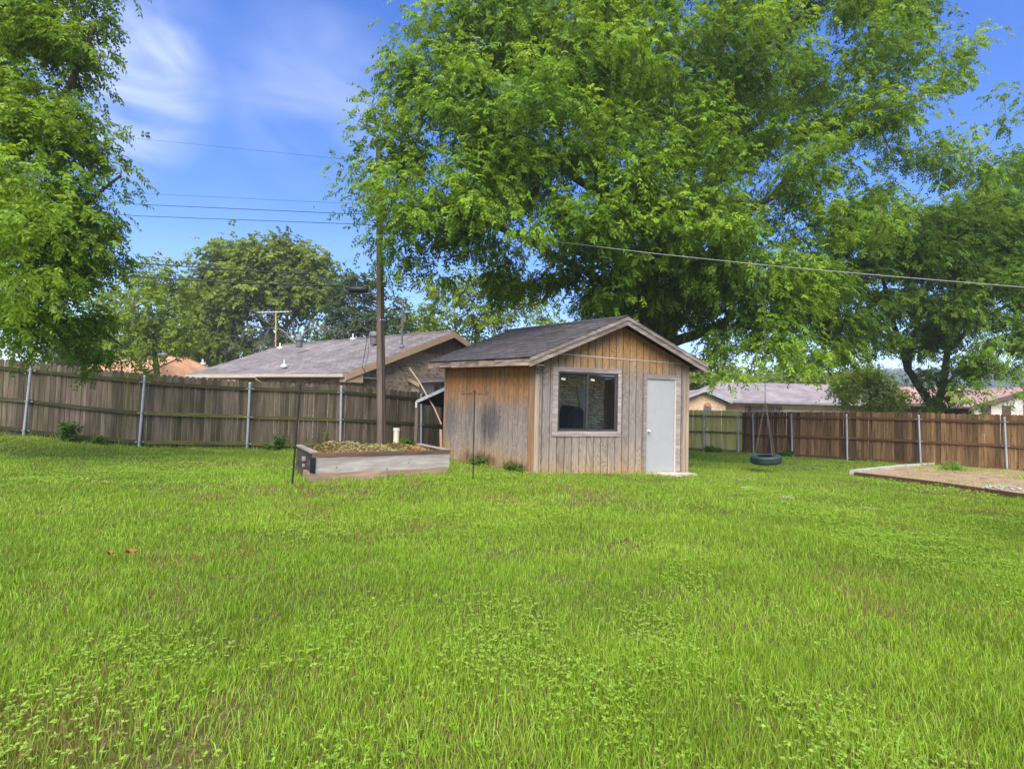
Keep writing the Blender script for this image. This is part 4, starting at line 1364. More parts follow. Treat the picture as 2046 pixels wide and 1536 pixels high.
def house_orange():
    RL = P(236, 718, 46); RR = P(366, 712, 43); C0 = P(90, 752, 44); C1 = P(283, 748, 36); C2 = P(482, 738, 46)
    RL[2] = RR[2]; C0[2] = C2[2] = C1[2]
    C3 = C2 + (C0 - C1)
    zg = -1.3
    h = thing('brick_house', down(C1, zg), 'house with orange hipped shingle roof seen over the far left fence', 'house')
    ax = H2(C2 - C1)
    mr = m_shingle('orange_shingle', (.44, .235, .13), (.38, .20, .11), (.24, .13, .08), .35, 2.4, tuple(ax))
    mb = MB()
    slab(mb, [C0, C1, RR, RL]); slab(mb, [C1, C2, RR]); slab(mb, [C2, C3, RL, RR]); slab(mb, [C3, C0, RL])
    roof = mb.build('roof', mr, h)
    mb = MB()
    for p, q in ((C1, RR), (RL, RR), (C2, RR)): mb.tube([p + [0, 0, .01], q + [0, 0, .01]], .05, 6)
    mb.build('ridge_cap', m_plain('ridge_brown', (.20, .10, .06), .9), roof)
    cen = (C0 + C1 + C2 + C3) / 4
    ins = [c + (cen - c) * .06 for c in (C0, C1, C2, C3)]
    mb = MB(); mb.poly([down(q, zg) for q in ins], np.array([0, 0, C1[2] - .1 - zg])); mb.build('wall', m_brick('orange_house_brick', (.40, .28, .19), (.34, .23, .16), (.4, .36, .3)), h)
    n = np.cross(C1 - C0, RR - C0); n /= np.linalg.norm(n)
    n2 = np.cross(C2 - C1, RR - C1); n2 /= np.linalg.norm(n2)
    c = hit(325, 722, C1, n)
    mb = MB(); mb.lathe(c - np.array([0, 0, .1]), [(.2, 0), (.2, .3), (.24, .34), (.33, .46), (.35, .58), (.3, .70), (.15, .78), (0, .79)], 20)
    mb.build('turbine_vent', M['vent_grey'], roof)
    for px, py, nn in ((405, 727, n2), (268, 717, n)):
        c = hit(px, py, C1, nn); mb = MB(); mb.lathe(c - np.array([0, 0, .05]), [(.26, 0), (.22, .12), (.08, .16), (.08, .42), (0, .42)], 10); mb.build('vent_pipe', M['alu'], roof)


house_orange()


def house_tan():
    zg = -1.6
    D = 44.0
    R0 = P(1444, 763, D + 5); R1 = P(1790, 767, D + 5); R1[2] = R0[2]
    E0 = P(1462, 798, D); E1 = P(1800, 811, D); E0[2] = E1[2] = (E0[2] + E1[2]) / 2 - .0
    A = H2(E1 - E0); N = np.array([A[1], -A[0], 0])          # N towards the camera
    h = thing('brick_house', down(E0, zg), 'peach brick house with pale mauve grey roof behind the mossy fence corner', 'house')
    mr = m_shingle('mauve_shingle', (.24, .205, .205), (.185, .155, .157), (.11, .095, .10), .4, 2.6, tuple(A))
    back = 2 * (R0 - E0); back[2] = 0
    EL = E0 - A * 4.5
    RLh = R0 - A * .5
    mb = MB()
    slab(mb, [EL, E1, R1, RLh]); slab(mb, [EL + back, E1 + back, R1, RLh]); slab(mb, [EL, RLh, EL + back])
    roof = mb.build('roof', mr, h)
    # front gable wing on the left
    G0 = P(1409, 777, D - 1.2); GR = P(1463, 799.5, D - 1.2); GL = P(1352, 800, D - 1.2); GR[2] = GL[2] = (GR[2] + GL[2]) / 2
    bk_ = -N * 6.0
    mb = MB(); slab(mb, [GR, G0, G0 + bk_, GR + bk_]); slab(mb, [GL, G0, G0 + bk_, GL + bk_]); mb.build('wing_roof', mr, h)
    mb = MB()
    for p in (GR, GL): mb.poly([p + [0, 0, -.22], G0 + [0, 0, -.22], G0 + [0, 0, -.0], p + [0, 0, -.0]], N * .05)
    mb.build('rake_board', m_plain('grey_rake', (.28, .29, .29), .6), roof)
    mbk = m_brick('peach_brick', (.60, .40, .24), (.53, .34, .20), (.58, .46, .33), .22, .085, tuple(A))
    iw = -N * .4
    gr = GR - A * .35 + iw; gl = GL + A * .35 + iw
    mb = MB(); mb.poly([down(gl, zg), down(gr, zg), gr + [0, 0, -.12], G0 + iw + [0, 0, -.2], gl + [0, 0, -.12]], -N * .25)
    gw = mb.build('gable_wall', mbk, h)
    nn = N
    def w(px, py, off=.02): return hit(px, py, gl, nn) + N * off
    mb = MB(); a = w(1405.5, 806); b = w(1421, 806)
    r = np.linalg.norm(b - a) / 2; c = (a + b) / 2; c = down(c, w(1412, 812)[2])
    arc = [c + A * r * math.cos(t) + np.array([0, 0, r * math.sin(t)]) for t in np.linspace(0, math.pi, 12)]
    mb.poly(arc, N * .05); aw = mb.build('arched_window', m_plain('sunburst_wood', (.34, .15, .05), .7, 0, .3, 8), gw)
    mb = MB()
    for t in np.linspace(.15, math.pi - .15, 7): mb.bar(c + N * .055, c + N * .055 + A * r * .95 * math.cos(t) + np.array([0, 0, r * .95 * math.sin(t)]), .012, .03, up=N)
    mb.build('sunburst_rib', m_plain('pale_rib', (.5, .33, .18), .7), aw)
    mb = MB(); z1 = c[2] - .05
    mb.poly([down(c - A * r, z1 - 1.6), down(c + A * r, z1 - 1.6), down(c + A * r, z1), down(c - A * r, z1)], N * .03)
    mb.build('window_screen', m_plain('grey_screen', (.09, .085, .10), .6), gw)
    mb = MB(); vv = [w(1411.5, 790), w(1418, 790.5)]
    for q in vv: mb.box(q, .14, .02, .09, A, N)
    mb.build('gable_vent', M['bronze'], gw)
    # main front wall: painted entry shade, garage
    fwp = E0 - N * .8
    def f(px, off=.0):
        q = hit(px, 812, fwp, N); return q + N * off
    zt = E0[2] - .13
    mb = MB(); mb.poly([down(f(1440), zg), down(f(1800), zg), down(f(1800), zt), down(f(1440), zt)], -N * .2); fw_ = mb.build('front_wall', mbk, h)
    mb = MB(); slab(mb, [down(E0 - A * 1.0, zt), down(E1, zt), down(E1 - N * .8, zt), down(E0 - A - N * .8, zt)], .03); mb.build('soffit', M['gutter_cream'], h)
    mb = MB(); mb.bar(down(E0, E0[2] - .09) + N * .05, down(E1, E1[2] - .09) + N * .05, .12, .14); mb.build('gutter', m_plain('grey_gutter', (.20, .20, .19), .5), roof)
    dm = m_plain('entry_shade_paint', (.22, .15, .115), .7)  # shade of the recessed entry, painted as a dark flat panel on the wall
    mb = MB(); mb.poly([down(f(1488, .03), zg), down(f(1553, .03), zg), down(f(1553, .03), zt - .25), down(f(1488, .03), zt - .25)], N * .02); mb.build('entry_shade_panel', dm, fw_)
    mb = MB(); mb.poly([down(f(1495, .06), zg), down(f(1500, .06), zg), down(f(1500, .06), zt - .25), down(f(1495, .06), zt - .25)], N * .02); mb.build('door', M['bronze'], fw_)
    mb = MB(); mb.poly([down(f(1546, .06), zg), down(f(1549, .06), zg), down(f(1549, .06), zt - .2), down(f(1546, .06), zt - .2)], N * .05); mb.build('porch_post', M['white_paint'], fw_)
    mb = MB(); mb.poly([down(f(1562, .02), zt - .42), down(f(1690, .02), zt - .42), down(f(1690, .02), zt - .02), down(f(1562, .02), zt - .02)], N * .02); mb.build('trim_board', m_plain('cream_trim', (.60, .47, .28), .6), fw_)
    gm = m_plain('cream_garage_paint', (.62, .50, .31), .6)
    for x0, x1 in ((1564, 1616), (1625, 1683)):
        mb = MB()
        for i in range(4):
            z1 = zt - .45 - i * .55
            mb.poly([down(f(x0, .0), z1 - .54), down(f(x1, .0), z1 - .54), down(f(x1, .0), z1), down(f(x0, .0), z1)], N * .05)
        mb.build('garage_door', gm, fw_)
    mb = MB(); q = down(f(1561, .1), zt - .5); mb.tube([q, q + [0, 0, .12], q + [-.1, 0, .2], q + [-.2, 0, .1], q + [-.2, 0, -.9]], .03, 6); mb.build('wall_lamp', M['black_metal'], fw_)


house_tan()


def house_red():
    zg = -1.6; D = 39.0
    R0 = P(1780, 772, D + 5); R1 = P(2250, 764, D + 5); R1[2] = R0[2]
    E0 = P(1770, 804, D); E1 = P(2250, 816, D); E1[2] = E0[2]
    A = H2(E1 - E0); N = np.array([A[1], -A[0], 0])
    h = thing('brick_house', down(E0, zg), 'house with faded red shingle roof and maroon panels behind the brown fence', 'house')
    mr = m_shingle('faded_red_shingle', (.36, .21, .18), (.30, .175, .155), (.20, .12, .11), .4, 2.6, tuple(A))
    back = 2 * (R0 - E0); back[2] = 0
    mb = MB(); slab(mb, [E0, E1, R1, R0]); slab(mb, [E0 + back, E1 + back, R1, R0]); slab(mb, [E0, R0, E0 + back]); roof = mb.build('roof', mr, h)
    mb = MB(); mb.bar(down(E0, E0[2] - .1) + N * .05, down(E1, E1[2] - .1) + N * .05, .1, .2)
    mb.build('eave_board', m_plain('brown_eave', (.11, .07, .05), .7), roof)
    wp = E0 - N * .7; zt = E0[2] - .12
    def f(px, off=0.0, base=wp): return hit(px, 815, base, N) + N * off
    mb = MB(); mb.poly([down(f(1790), zg), down(f(2240), zg), down(f(2240), zt), down(f(1790), zt)], -N * .2)
    wl_ = mb.build('front_wall', m_plain('brown_wall_paint', (.12, .075, .055), .8), h)
    mar = m_plain('maroon_paint', (.085, .028, .032), .7)
    for x0, x1 in ((1814, 1840), (1884, 1916)):
        mb = MB(); mb.poly([down(f(x0, .02), zg), down(f(x1, .02), zg), down(f(x1, .02), zt - .25), down(f(x0, .02), zt - .25)], N * .02); mb.build('wall_panel', mar, wl_)
    mb = MB(); mb.poly([down(f(1918, .03), zt - 1.3), down(f(1936, .03), zt - 1.3), down(f(1936, .03), zt - .3), down(f(1918, .03), zt - .3)], N * .02); mb.build('window', m_plain('pale_window', (.28, .30, .31), .3), wl_)
    # front gable wing on the right
    g0 = P(2075, 772, D - 3); gl = P(1938, 812, D - 3); gr = g0 + (g0 - gl); gr[2] = gl[2]
    mb = MB(); slab(mb, [gl, g0, g0 - N * 7, gl - N * 7]); slab(mb, [gr, g0, g0 - N * 7, gr - N * 7]); mb.build('wing_roof', mr, h)
    mb = MB()
    for p in (gl, gr): mb.poly([p + [0, 0, -.25], g0 + [0, 0, -.25], g0, p], N * .05)
    mb.build('rake_board', m_plain('brown_rake', (.10, .055, .04), .7), roof)
    iw = -N * .3
    mb = MB(); mb.poly([down(gl + A * .5 + iw, zg), down(gr - A * .5 + iw, zg), down(gr - A * .5 + iw, gl[2] - .05), g0 + iw + [0, 0, -.2], down(gl + A * .5 + iw, gl[2] - .05)], -N * .2)
    gw = mb.build('gable_wall', m_brick('white_brick', (.60, .55, .46), (.54, .49, .40), (.46, .42, .36), .22, .085, tuple(A)), h)
    for x0, x1 in ((1962, 1979), (2001, 2019), (2043, 2060)):
        mb = MB(); b_ = gl + iw
        a, b = f(x0, .02, b_), f(x1, .02, b_)
        mb.poly([down(a, gl[2] - 1.7), down(b, gl[2] - 1.7), down(b, gl[2] + .12), down(a, gl[2] + .12)], N * .03); mb.build('shutter', mar, gw)


house_red()


# own house, behind and right of the camera: only mirrored in the shed window
def house_own():
    n = np.append(np.array([-SU[1], SU[0]]), 0); n /= np.linalg.norm(n)

    def refl(px, py, t):
        r = P(px, py, 1.0) - CAM
        s = np.dot(SO - CAM, n) / np.dot(r, n)
        p = CAM + r * s; r = r / np.linalg.norm(r); r = r - 2 * np.dot(r, n) * n
        return p + r * t
    a = refl(1112, 800, 10.5); b = refl(1208, 800, 12.0)
    A = H2(b - a); N = np.array([-A[1], A[0], 0])
    if np.dot(N[:2], SO[:2] - a[:2]) < 0: N = -N
    A = -np.cross(N, (0, 0, 1)) if np.dot(-np.cross(N, (0, 0, 1)), b - a) > 0 else np.cross(N, (0, 0, 1))
    zg = float(gz(a[0], a[1]))
    L = np.linalg.norm((b - a)[:2])
    h = thing('stone_house', down(a, zg), 'stone veneer house wall mirrored in the shed window', 'house')
    stone = m_brick('stone_veneer', (.80, .64, .40), (.58, .45, .28), (.24, .19, .14), .42, .10, tuple(A), dark=(.13, .11, .10), ms=.018)
    mb = MB()
    mb.poly([down(a - A * 3.0, zg), down(b, zg), down(b, zg + 2.6), down(a - A * 3.0, zg + 2.6)], -N * .3)
    wl_ = mb.build('stone_wall', stone, h)
    def q(px): 
        r1 = refl(px, 800, 0); r2 = refl(px, 800, 1) - r1
        t = np.dot(a - r1, N) / np.dot(r2, N); return r1 + r2 * t
    d0, d1 = q(1156), q(1170.5)
    mb = MB(); mb.poly([down(d0, zg + .05), down(d1, zg + .05), down(d1, zg + 2.12), down(d0, zg + 2.12)], N * .06)
    dr_ = mb.build('door', M['white_paint'], h)
    mb = MB()
    for z in (1.05, .92): mb.lathe(down(d0 + (d1 - d0) * .25, zg + z) + N * .06, [(.0, 0), (.035, 0), (.035, .03), (0, .05)], 10, N)
    mb.build('door_knob', M['black_metal'], dr_)
    mb = MB(); slab(mb, [down(a - A * 3.4, zg + 2.55) + N * .8, down(b + A * 2.6, zg + 2.55) + N * .8, down(b + A * 2.6, zg + 4.0) - N * 3, down(a - A * 3.4, zg + 4.0) - N * 3], .1); 
    mb.build('roof', M['vent_grey'], h)
    mb = MB(); mb.bar(down(b + A * .1, zg + 2.5) + N * .85, down(b + A * 2.6, zg + 2.5) + N * .85, .12, .14); mb.build('gutter', M['white_paint'], h)
    mb = MB()
    for i in range(16):
        p0 = b + A * (.02 + i * .14) - N * .6
        mb.poly([down(p0, zg), down(p0 + A * .13, zg), down(p0 + A * .13, zg + 2.56), down(p0, zg + 2.56)], -N * .02, (random.random(), random.random(), 0))
    mb.build('plank_panel', M['brown_pickets'], h)
    # patio slab
    pa = a - A * 3 + N * .05; pb_ = b - A * .1 + N * .05
    mb = MB(); mb.poly([down(pa, zg - .1), down(pb_, zg - .1), down(pb_ + N * 1.65, zg - .1), down(pa + N * 1.65, zg - .1)][::-1], np.array([0, 0, .2]))
    o = mb.build('patio', m_plain('patio_concrete', (.46, .40, .31), .85, 0, .15, 3), loc=down(pa, zg)); tag(o, 'pale concrete patio slab mirrored low in the shed window', 'patio')
    # covered barbecue
    c = q(1126) + N * .5
    cc = down(c, zg + .1)
    bb = thing('covered_grill', cc, 'black covered barbecue on the patio mirrored in the shed window', 'grill')
    mb = MB(); w_ = .42
    prof = [(-w_, 0), (w_, 0), (w_ * .95, .75), (w_ * .78, 1.0), (w_ * .4, 1.16), (-w_ * .4, 1.18), (-w_ * .8, 1.0), (-w_ * .96, .72)]
    mb.poly([cc + A * u + np.array([0, 0, z]) - N * .3 for u, z in prof], N * .6); mb.build('cover', M['tarp'], bb)
    mb = MB(); mb.poly([cc + A * u * .6 + np.array([0, 0, z * .5 + .1]) + N * .3 for u, z in prof], N * .02); mb.build('cover_flap', M['black_metal'], bb)


house_own()


# ------------------------------------------------------------------ trees
def smooth_path(pts, step=.35):
    pts = [np.array(p, float) for p in pts]
    out = []
    for i in range(len(pts) - 1):
        p0 = pts[max(i - 1, 0)]; p1 = pts[i]; p2 = pts[i + 1]; p3 = pts[min(i + 2, len(pts) - 1)]
        n = max(2, int(np.linalg.norm(p2 - p1) / step))
        for k in range(n):
            t = k / n
            out.append(.5 * ((2 * p1) + (-p0 + p2) * t + (2 * p0 - 5 * p1 + 4 * p2 - p3) * t * t + (-p0 + 3 * p1 - 3 * p2 + p3) * t ** 3))
    out.append(pts[-1])
    return out


def leaf_sprays(O, A, L, pairs, ll, lw, cols, rng, fan=.85):
    """compound leaves hanging from twigs, one quad per leaflet"""
    N = len(O)
    dn = np.array([0, 0, -1.0])
    R3 = rng.normal(size=(N, 3))
    Sd = np.cross(A, np.array([0, 0, 1.0]) + .45 * R3); Sd /= np.linalg.norm(Sd, axis=1)[:, None] + 1e-9
    Vs = []; Ts = []
    for i in range(pairs):
        t = (i + .6) / pairs
        pos = O + A * (L * t)[:, None] + dn * (L * .38 * t * t)[:, None]
        ax = A + dn * (.75 * t); ax /= np.linalg.norm(ax, axis=1)[:, None]
        for sg in (-1, 1):
            d = ax * (1 - fan * .5) + Sd * (sg * fan) + dn * .28 + rng.normal(size=(N, 3)) * .22
            d /= np.linalg.norm(d, axis=1)[:, None]
            Nn = np.cross(ax, Sd) + rng.normal(size=(N, 3)) * .35
            w = np.cross(d, Nn); w /= np.linalg.norm(w, axis=1)[:, None] + 1e-9
            l = (ll * rng.uniform(.7, 1.25, N) * (1 - .35 * abs(t - .5)))[:, None]
            ww = lw * .5 * rng.uniform(.75, 1.2, N)[:, None]
            Vs.append(np.stack([pos, pos + d * l * .42 + w * ww, pos + d * l + dn * l * .12, pos + d * l * .42 - w * ww], 1))
            Ts.append(cols * rng.uniform(.78, 1.22, N)[:, None])
    V = np.concatenate(Vs).reshape(-1, 3)
    T = np.concatenate(Ts)
    i = np.arange(len(T)) * 4
    return V, np.stack([i, i + 1, i + 2, i + 3], 1), T


def tree(name, label, cat, group, limbs, blobs, dens=6.0, spray=dict(), pal=((.07, .14, .02), (.10, .19, .025)), bark=None, seed=1, leafmat=None,
         rexp=2.25, rscale=1.0, tipr=.006, shell=.45, part_crown='crown', step=.5, clear=None, leafless=False):
    """limbs: list of (points, r0, r1), first is the trunk; blobs: list of (centre, radius[, weight])"""
    rng = np.random.default_rng(seed)
    pos = []; par = []; rad = []
    for li, (pts, r0, r1) in enumerate(limbs):
        sp = smooth_path(pts)
        prev = -1
        if li > 0:
            dd = np.linalg.norm(np.array(pos) - sp[0], axis=1); prev = int(np.argmin(dd))
        for k, p in enumerate(sp):
            f = k / max(1, len(sp) - 1)
            pos.append(p + (rng.normal(size=3) * .02 if k else 0)); par.append(prev); rad.append(r0 + (r1 - r0) * f); prev = len(pos) - 1
    nfix = len(pos)
    att = []; attw = []
    for b in blobs:
        c, r = np.array(b[0]), b[1]; wgt = b[2] if len(b) > 2 else 1.0
        n = max(1, int(round(dens * r * r * wgt)))
        for _ in range(n):
            d = rng.normal(size=3); d /= np.linalg.norm(d)
            q = c + d * r * (shell + (1 - shell) * rng.random()) * np.array([1, 1, .85])
            if clear is not None and clear(q): continue
            att.append(q); attw.append((.5 if r < .5 and dens < 20 else 1.0) * rng.uniform(.4, 1.25))
    att = np.array(att)
    base = np.array(pos[:nfix])
    d0 = np.min(np.linalg.norm(att[:, None, :] - base[None], axis=2), axis=1)
    order = np.argsort(d0)
    cap = 40000
    PA_ = np.zeros((cap, 3)); PA_[:nfix] = base; n = nfix
    lev = np.zeros(cap)
    tips = []; tdir = []; tw_ = []
    twig = []
    for ai in order:
        q = att[ai]
        dd = np.linalg.norm(PA_[:n] - q, axis=1) + .12 * lev[:n] + .25 * np.maximum(0, PA_[:n, 2] - q[2] - .3)
        j = int(np.argmin(dd))
        a = PA_[j].copy(); L = np.linalg.norm(q - a)
        m = max(1, int(L / step)); side = rng.normal(size=3) * .10 * L; side[2] = abs(side[2]) * .8
        prev = j
        for k in range(1, m + 1):
            t = k / m
            p = a + (q - a) * t + side * math.sin(math.pi * t) + rng.normal(size=3) * .02 * (k < m)
            if n >= cap: break
            PA_[n] = p; lev[n] = lev[prev] + step; par.append(prev); rad.append(0.0)
            if k >= m - 1: twig.append(n)
            prev = n; n += 1
        tips.append(prev); tw_.append(attw[ai]); d = q - a; tdir.append(d / (np.linalg.norm(d) + 1e-6))
    PN = PA_[:n]; par = np.array(par); rad = np.array(rad)
    acc = np.zeros(n); kids = np.zeros(n, int)
    for i in range(n - 1, -1, -1):
        if acc[i] == 0: acc[i] = tipr ** rexp
        if par[i] >= 0: acc[par[i]] += acc[i]
    R = np.maximum(rad, acc ** (1 / rexp) * rscale)
    # limb nodes keep their drawn radius, side branches never exceed their parent
    R[:nfix] = rad[:nfix]
    for i in range(nfix, n): R[i] = min(R[i], R[par[i]] * .92)
    e = np.where(par >= 0)[0]
    A = PN[par[e]]; Bq = PN[e]; ra = np.where(e < nfix, R[par[e]], np.minimum(R[par[e]], R[e] * 1.5)); rb = R[e]
    ra = np.where((e < nfix) & (R[par[e]] > 1.6 * R[e]), R[e] * 1.15, ra)
    D = Bq - A; Ln = np.linalg.norm(D, axis=1)[:, None] + 1e-9; D = D / Ln
    ref = np.where(np.abs(D[:, 2:3]) < .9, np.array([[0, 0, 1.0]]), np.array([[1.0, 0, 0]]))
    X = np.cross(D, ref); X /= np.linalg.norm(X, axis=1)[:, None]; Y = np.cross(D, X)
    Vt = []; Ft = []; nv = 0
    for lo, hi, ns in ((.06, 99, 10), (.018, .06, 6), (0, .018, 4)):
        mk = (rb >= lo) & (rb < hi)
        if not mk.any(): continue
        an = np.arange(ns) * 2 * np.pi / ns
        ring = np.cos(an)[None, :, None] * X[mk][:, None, :] + np.sin(an)[None, :, None] * Y[mk][:, None, :]
        ext = D[mk] * (rb[mk] * .35)[:, None]
        v0 = A[mk][:, None, :] + ring * ra[mk][:, None, None]; v1 = (Bq[mk] + ext)[:, None, :] + ring * rb[mk][:, None, None]
        V = np.concatenate([v0, v1], 1).reshape(-1, 3); q = mk.sum()
        b0 = (np.arange(q) * 2 * ns)[:, None] + np.arange(ns)[None]; b1 = (np.arange(q) * 2 * ns)[:, None] + (np.arange(ns) + 1)[None] % ns
        Ft.append(np.stack([b0, b1, b1 + ns, b0 + ns], 2).reshape(-1, 4) + nv); Vt.append(V); nv += len(V)
    root = thing(name, np.array([limbs[0][0][0][0], limbs[0][0][0][1], limbs[0][0][0][2]]), label, cat, group)
    np_mesh('trunk', np.concatenate(Vt), [np.concatenate(Ft)], bark or M['bark'], root, smooth=True)
    if leafless: return root
    sp = dict(n=14, sig=.28, L=.32, pairs=5, ll=.11, lw=.036, droop=.5); sp.update(spray)
    src = np.array(tips + twig); sd = np.concatenate([np.array(tdir), np.array([PN[i] - PN[par[i]] for i in twig])])
    ns = sp['n']
    nt = len(tips)
    cnt = np.concatenate([np.maximum(1, (ns * np.array(tw_)).astype(int)), np.full(len(twig), max(1, ns // 4))])
    idx = np.repeat(np.arange(len(src)), cnt)
    off = rng.normal(size=(len(idx), 3)) * sp['sig'] * np.array([1, 1, .6]) * rng.uniform(.5, 1.25, (len(src), 1))[idx]
    O = PN[src[idx]] + off
    od = off / (np.linalg.norm(off, axis=1)[:, None] + 1e-6)
    dv = sd[idx]; dv = dv / (np.linalg.norm(dv, axis=1)[:, None] + 1e-6)
    Ax = dv * .45 + od * .75 + rng.normal(size=(len(idx), 3)) * .32 + np.array([0, 0, -sp['droop']])
    Ax /= np.linalg.norm(Ax, axis=1)[:, None]
    pal = np.array(pal)
    cw = rng.random(len(src)); cw = cw[idx]
    u = np.clip(cw + rng.normal(size=len(idx)) * .18, 0, .999) * (len(pal) - 1)
    k = u.astype(int); f = (u - k)[:, None]
    cols = pal[k] * (1 - f) + pal[np.minimum(k + 1, len(pal) - 1)] * f
    L = sp['L'] * rng.uniform(.65, 1.3, len(idx))
    V, Q, T = leaf_sprays(O, Ax, L, sp['pairs'], sp['ll'], sp['lw'], cols, rng)
    np_mesh(part_crown, V, [Q], leafmat or M['leaf'], root, tints=T)
    print(name, 'att', len(att), 'nodes', n, 'leaflets', len(T))
    return root


def PB3(lst):
    return [(P(b[0], b[1], b[2]),) + tuple(b[3:]) for b in lst]


def gp(px, d):
    q = P(px, 880, d); return np.array([q[0], q[1], float(gz(q[0], q[1])) - .15])


PAL_BIG = ((.076, .16, .012), (.12, .225, .016), (.17, .29, .022), (.245, .375, .032))
# --- the big tree behind the shed
T0 = gp(1312, 18.6)
limbs = [
    ([T0, P(1308, 720, 18.6), P(1300, 640, 18.5), P(1292, 560, 18.3)], .46, .36),
    ([P(1292, 565, 18.3), P(1240, 470, 17.9), P(1205, 380, 17.5), P(1190, 250, 17.0), P(1172, 90, 16.6), P(1150, -80, 16.6)], .30, .09),
    ([P(1330, 700, 18.6), P(1345, 620, 18.5), P(1380, 480, 18.0), P(1440, 330, 17.6), P(1452, 200, 17.4), P(1440, 90, 17.2), P(1470, -80, 17.2)], .28, .08),
    ([P(1450, 190, 17.4), P(1530, 110, 17.0), P(1590, 30, 16.8), P(1640, -60, 16.8)], .11, .05),
    ([P(1318, 690, 18.4), P(1390, 668, 17.4), P(1450, 638, 16.6), P(1510, 600, 15.6), P(1570, 572, 15.4)], .19, .05),
    ([P(1345, 620, 18.5), P(1420, 500, 18.0), P(1540, 390, 17.6), P(1660, 300, 17.2), P(1800, 230, 17.5)], .17, .05),
    ([P(1295, 600, 18.3), P(1200, 560, 16.6), P(1090, 500, 15.2), P(960, 440, 14.2), P(850, 400, 13.8)], .16, .04),
    ([P(1205, 390, 17.5), P(1090, 310, 15.8), P(960, 190, 14.6), P(870, 90, 14.2)], .14, .04),
    ([P(1190, 250, 17.0), P(1080, 90, 16.0), P(950, -20, 15.5)], .12, .04),
    ([P(1265, 520, 18.1), P(1215, 400, 20), P(1160, 280, 21)], .2, .06),
    ([P(1262, 690, 18.7), P(1258, 600, 18.7), P(1225, 500, 18.7), P(1150, 430, 19)], .17, .05),
    ([P(1430, 340, 17.6), P(1500, 250, 19.5), P(1600, 170, 20.5)], .13, .04),
]
blobs = PB3([
    (1150, 50, 15.5, 2.4), (1010, 60, 15, 1.7), (905, 60, 14.8, 1.35), (840, 150, 14.2, 1.05), (800, 250, 14, .75), (940, 220, 13.8, 1.6), (800, 330, 13.9, .8), (745, 215, 14.1, .35),
    (850, 420, 13.6, 1.15), (775, 420, 14, .55), (712, 385, 14.1, .38), (705, 330, 14.2, .25), (765, 465, 14, .35), (735, 260, 14.2, .3), (840, 525, 14.2, .25), (745, 300, 14.1, .3), (800, 495, 13.9, .5), (970, 380, 13.2, 1.5), (1080, 250, 13.4, 1.9), (1120, 440, 12.9, 1.3), (930, 480, 14.2, .9), (885, 545, 14.5, .45),
    (1020, 540, 15, .9), (1100, 580, 15.4, .7), (1180, 540, 14.6, 1.2), (1265, 420, 13.2, 1.35), (1230, 300, 13.4, 1.2), (1250, 130, 14.2, 2.1), (1400, 90, 15, 2.2, .6), (1390, 290, 14, 1.6, .7), (1400, 440, 14, 1.5),
    (1340, 540, 14.6, 1.0), (1480, 520, 15, 1.4), (1560, 130, 16, 2.2, .55), (1560, 330, 15.6, 1.8, .55), (1610, 470, 15.8, 1.5, .55), (1700, 90, 16.6, 1.9, .55), (1720, 260, 16.8, 1.8, .55), (1740, 420, 17.4, 1.5, .55), (1820, 150, 17.2, 1.4, .45),
    (1850, 290, 17.8, 1.3, .45), (1900, 90, 17.4, .8, .45), (1960, 85, 17.6, .35, .45), (1915, 160, 17.6, .6, .45), (1960, 330, 18.5, 1.1, .45), (2030, 230, 18.8, .7, .45), (2010, 170, 18.8, .3, .45), (2060, 340, 19, 1.1, .45), (1520, 650, 15.0, .9), (1455, 600, 15.6, .9), (1420, 640, 16.5, .5), (1530, 715, 14.3, .45),
    (1480, 735, 14.5, .22), (1590, 640, 15.6, .8, .55), (1640, 590, 16.5, .9, .55),
    (1200, 180, 20.5, 2.6), (1450, 240, 20.8, 2.8), (1030, 330, 19, 1.9), (1660, 220, 21, 2.4, .5), (1250, 430, 21, 1.9), (1440, 450, 21, 1.9), (1180, 620, 20.5, .9), (1370, 600, 20, 1.0), (1280, 540, 16.2, 1.0), (1300, 640, 21.5, .9),
    (1262, 585, 17, .8), (1350, 610, 17.2, .8), (1300, 575, 16.6, .9), (1400, 555, 15.6, 1.0), (1550, 590, 15.2, .9), (1620, 560, 15.4, .9), (1450, 690, 15.3, .5), (1560, 680, 14.9, .6), (1600, 700, 15.2, .5), (1240, 610, 17.3, .5), (1300, -120, 17.5, 3.2), (1020, -110, 16, 2.4), (1580, -110, 17.5, 3.0), (1800, -40, 18, 1.8), (1250, -330, 18.5, 3.0), (1500, -330, 18.5, 2.8)])
tree('shade_tree', 'huge spreading bright green shade tree towering behind the shed', 'tree', 'trees around the garden', limbs, blobs, dens=10.5,
     spray=dict(n=40, sig=.31, L=.26, pairs=5, ll=.118, lw=.050, droop=.30), pal=PAL_BIG, seed=11, tipr=.0065, rscale=.9, shell=.35)
# squirrel nest high in the crown
nb_ = P(1623, 30, 16.7)
n_ = 900
dd = RNG.normal(size=(n_, 3)); dd /= np.linalg.norm(dd, axis=1)[:, None]
O_ = nb_ + dd * np.array([.14, .14, .26]) * RNG.uniform(.7, 1.05, (n_, 1))
tv = np.cross(dd, RNG.normal(size=(n_, 3))); tv /= np.linalg.norm(tv, axis=1)[:, None]; tv[:, 2] -= .4
wv = np.cross(tv, dd) * .012
V_ = np.stack([O_ - tv * .08 - wv, O_ - tv * .08 + wv, O_ + tv * .1 + wv, O_ + tv * .1 - wv], 1).reshape(-1, 3)
i_ = np.arange(n_) * 4
o = np_mesh('squirrel_nest', V_, [np.stack([i_, i_ + 1, i_ + 2, i_ + 3], 1)], M['straw'], tints=np.array([.07, .05, .03]) * RNG.uniform(.5, 1.4, (n_, 1)), loc=nb_)
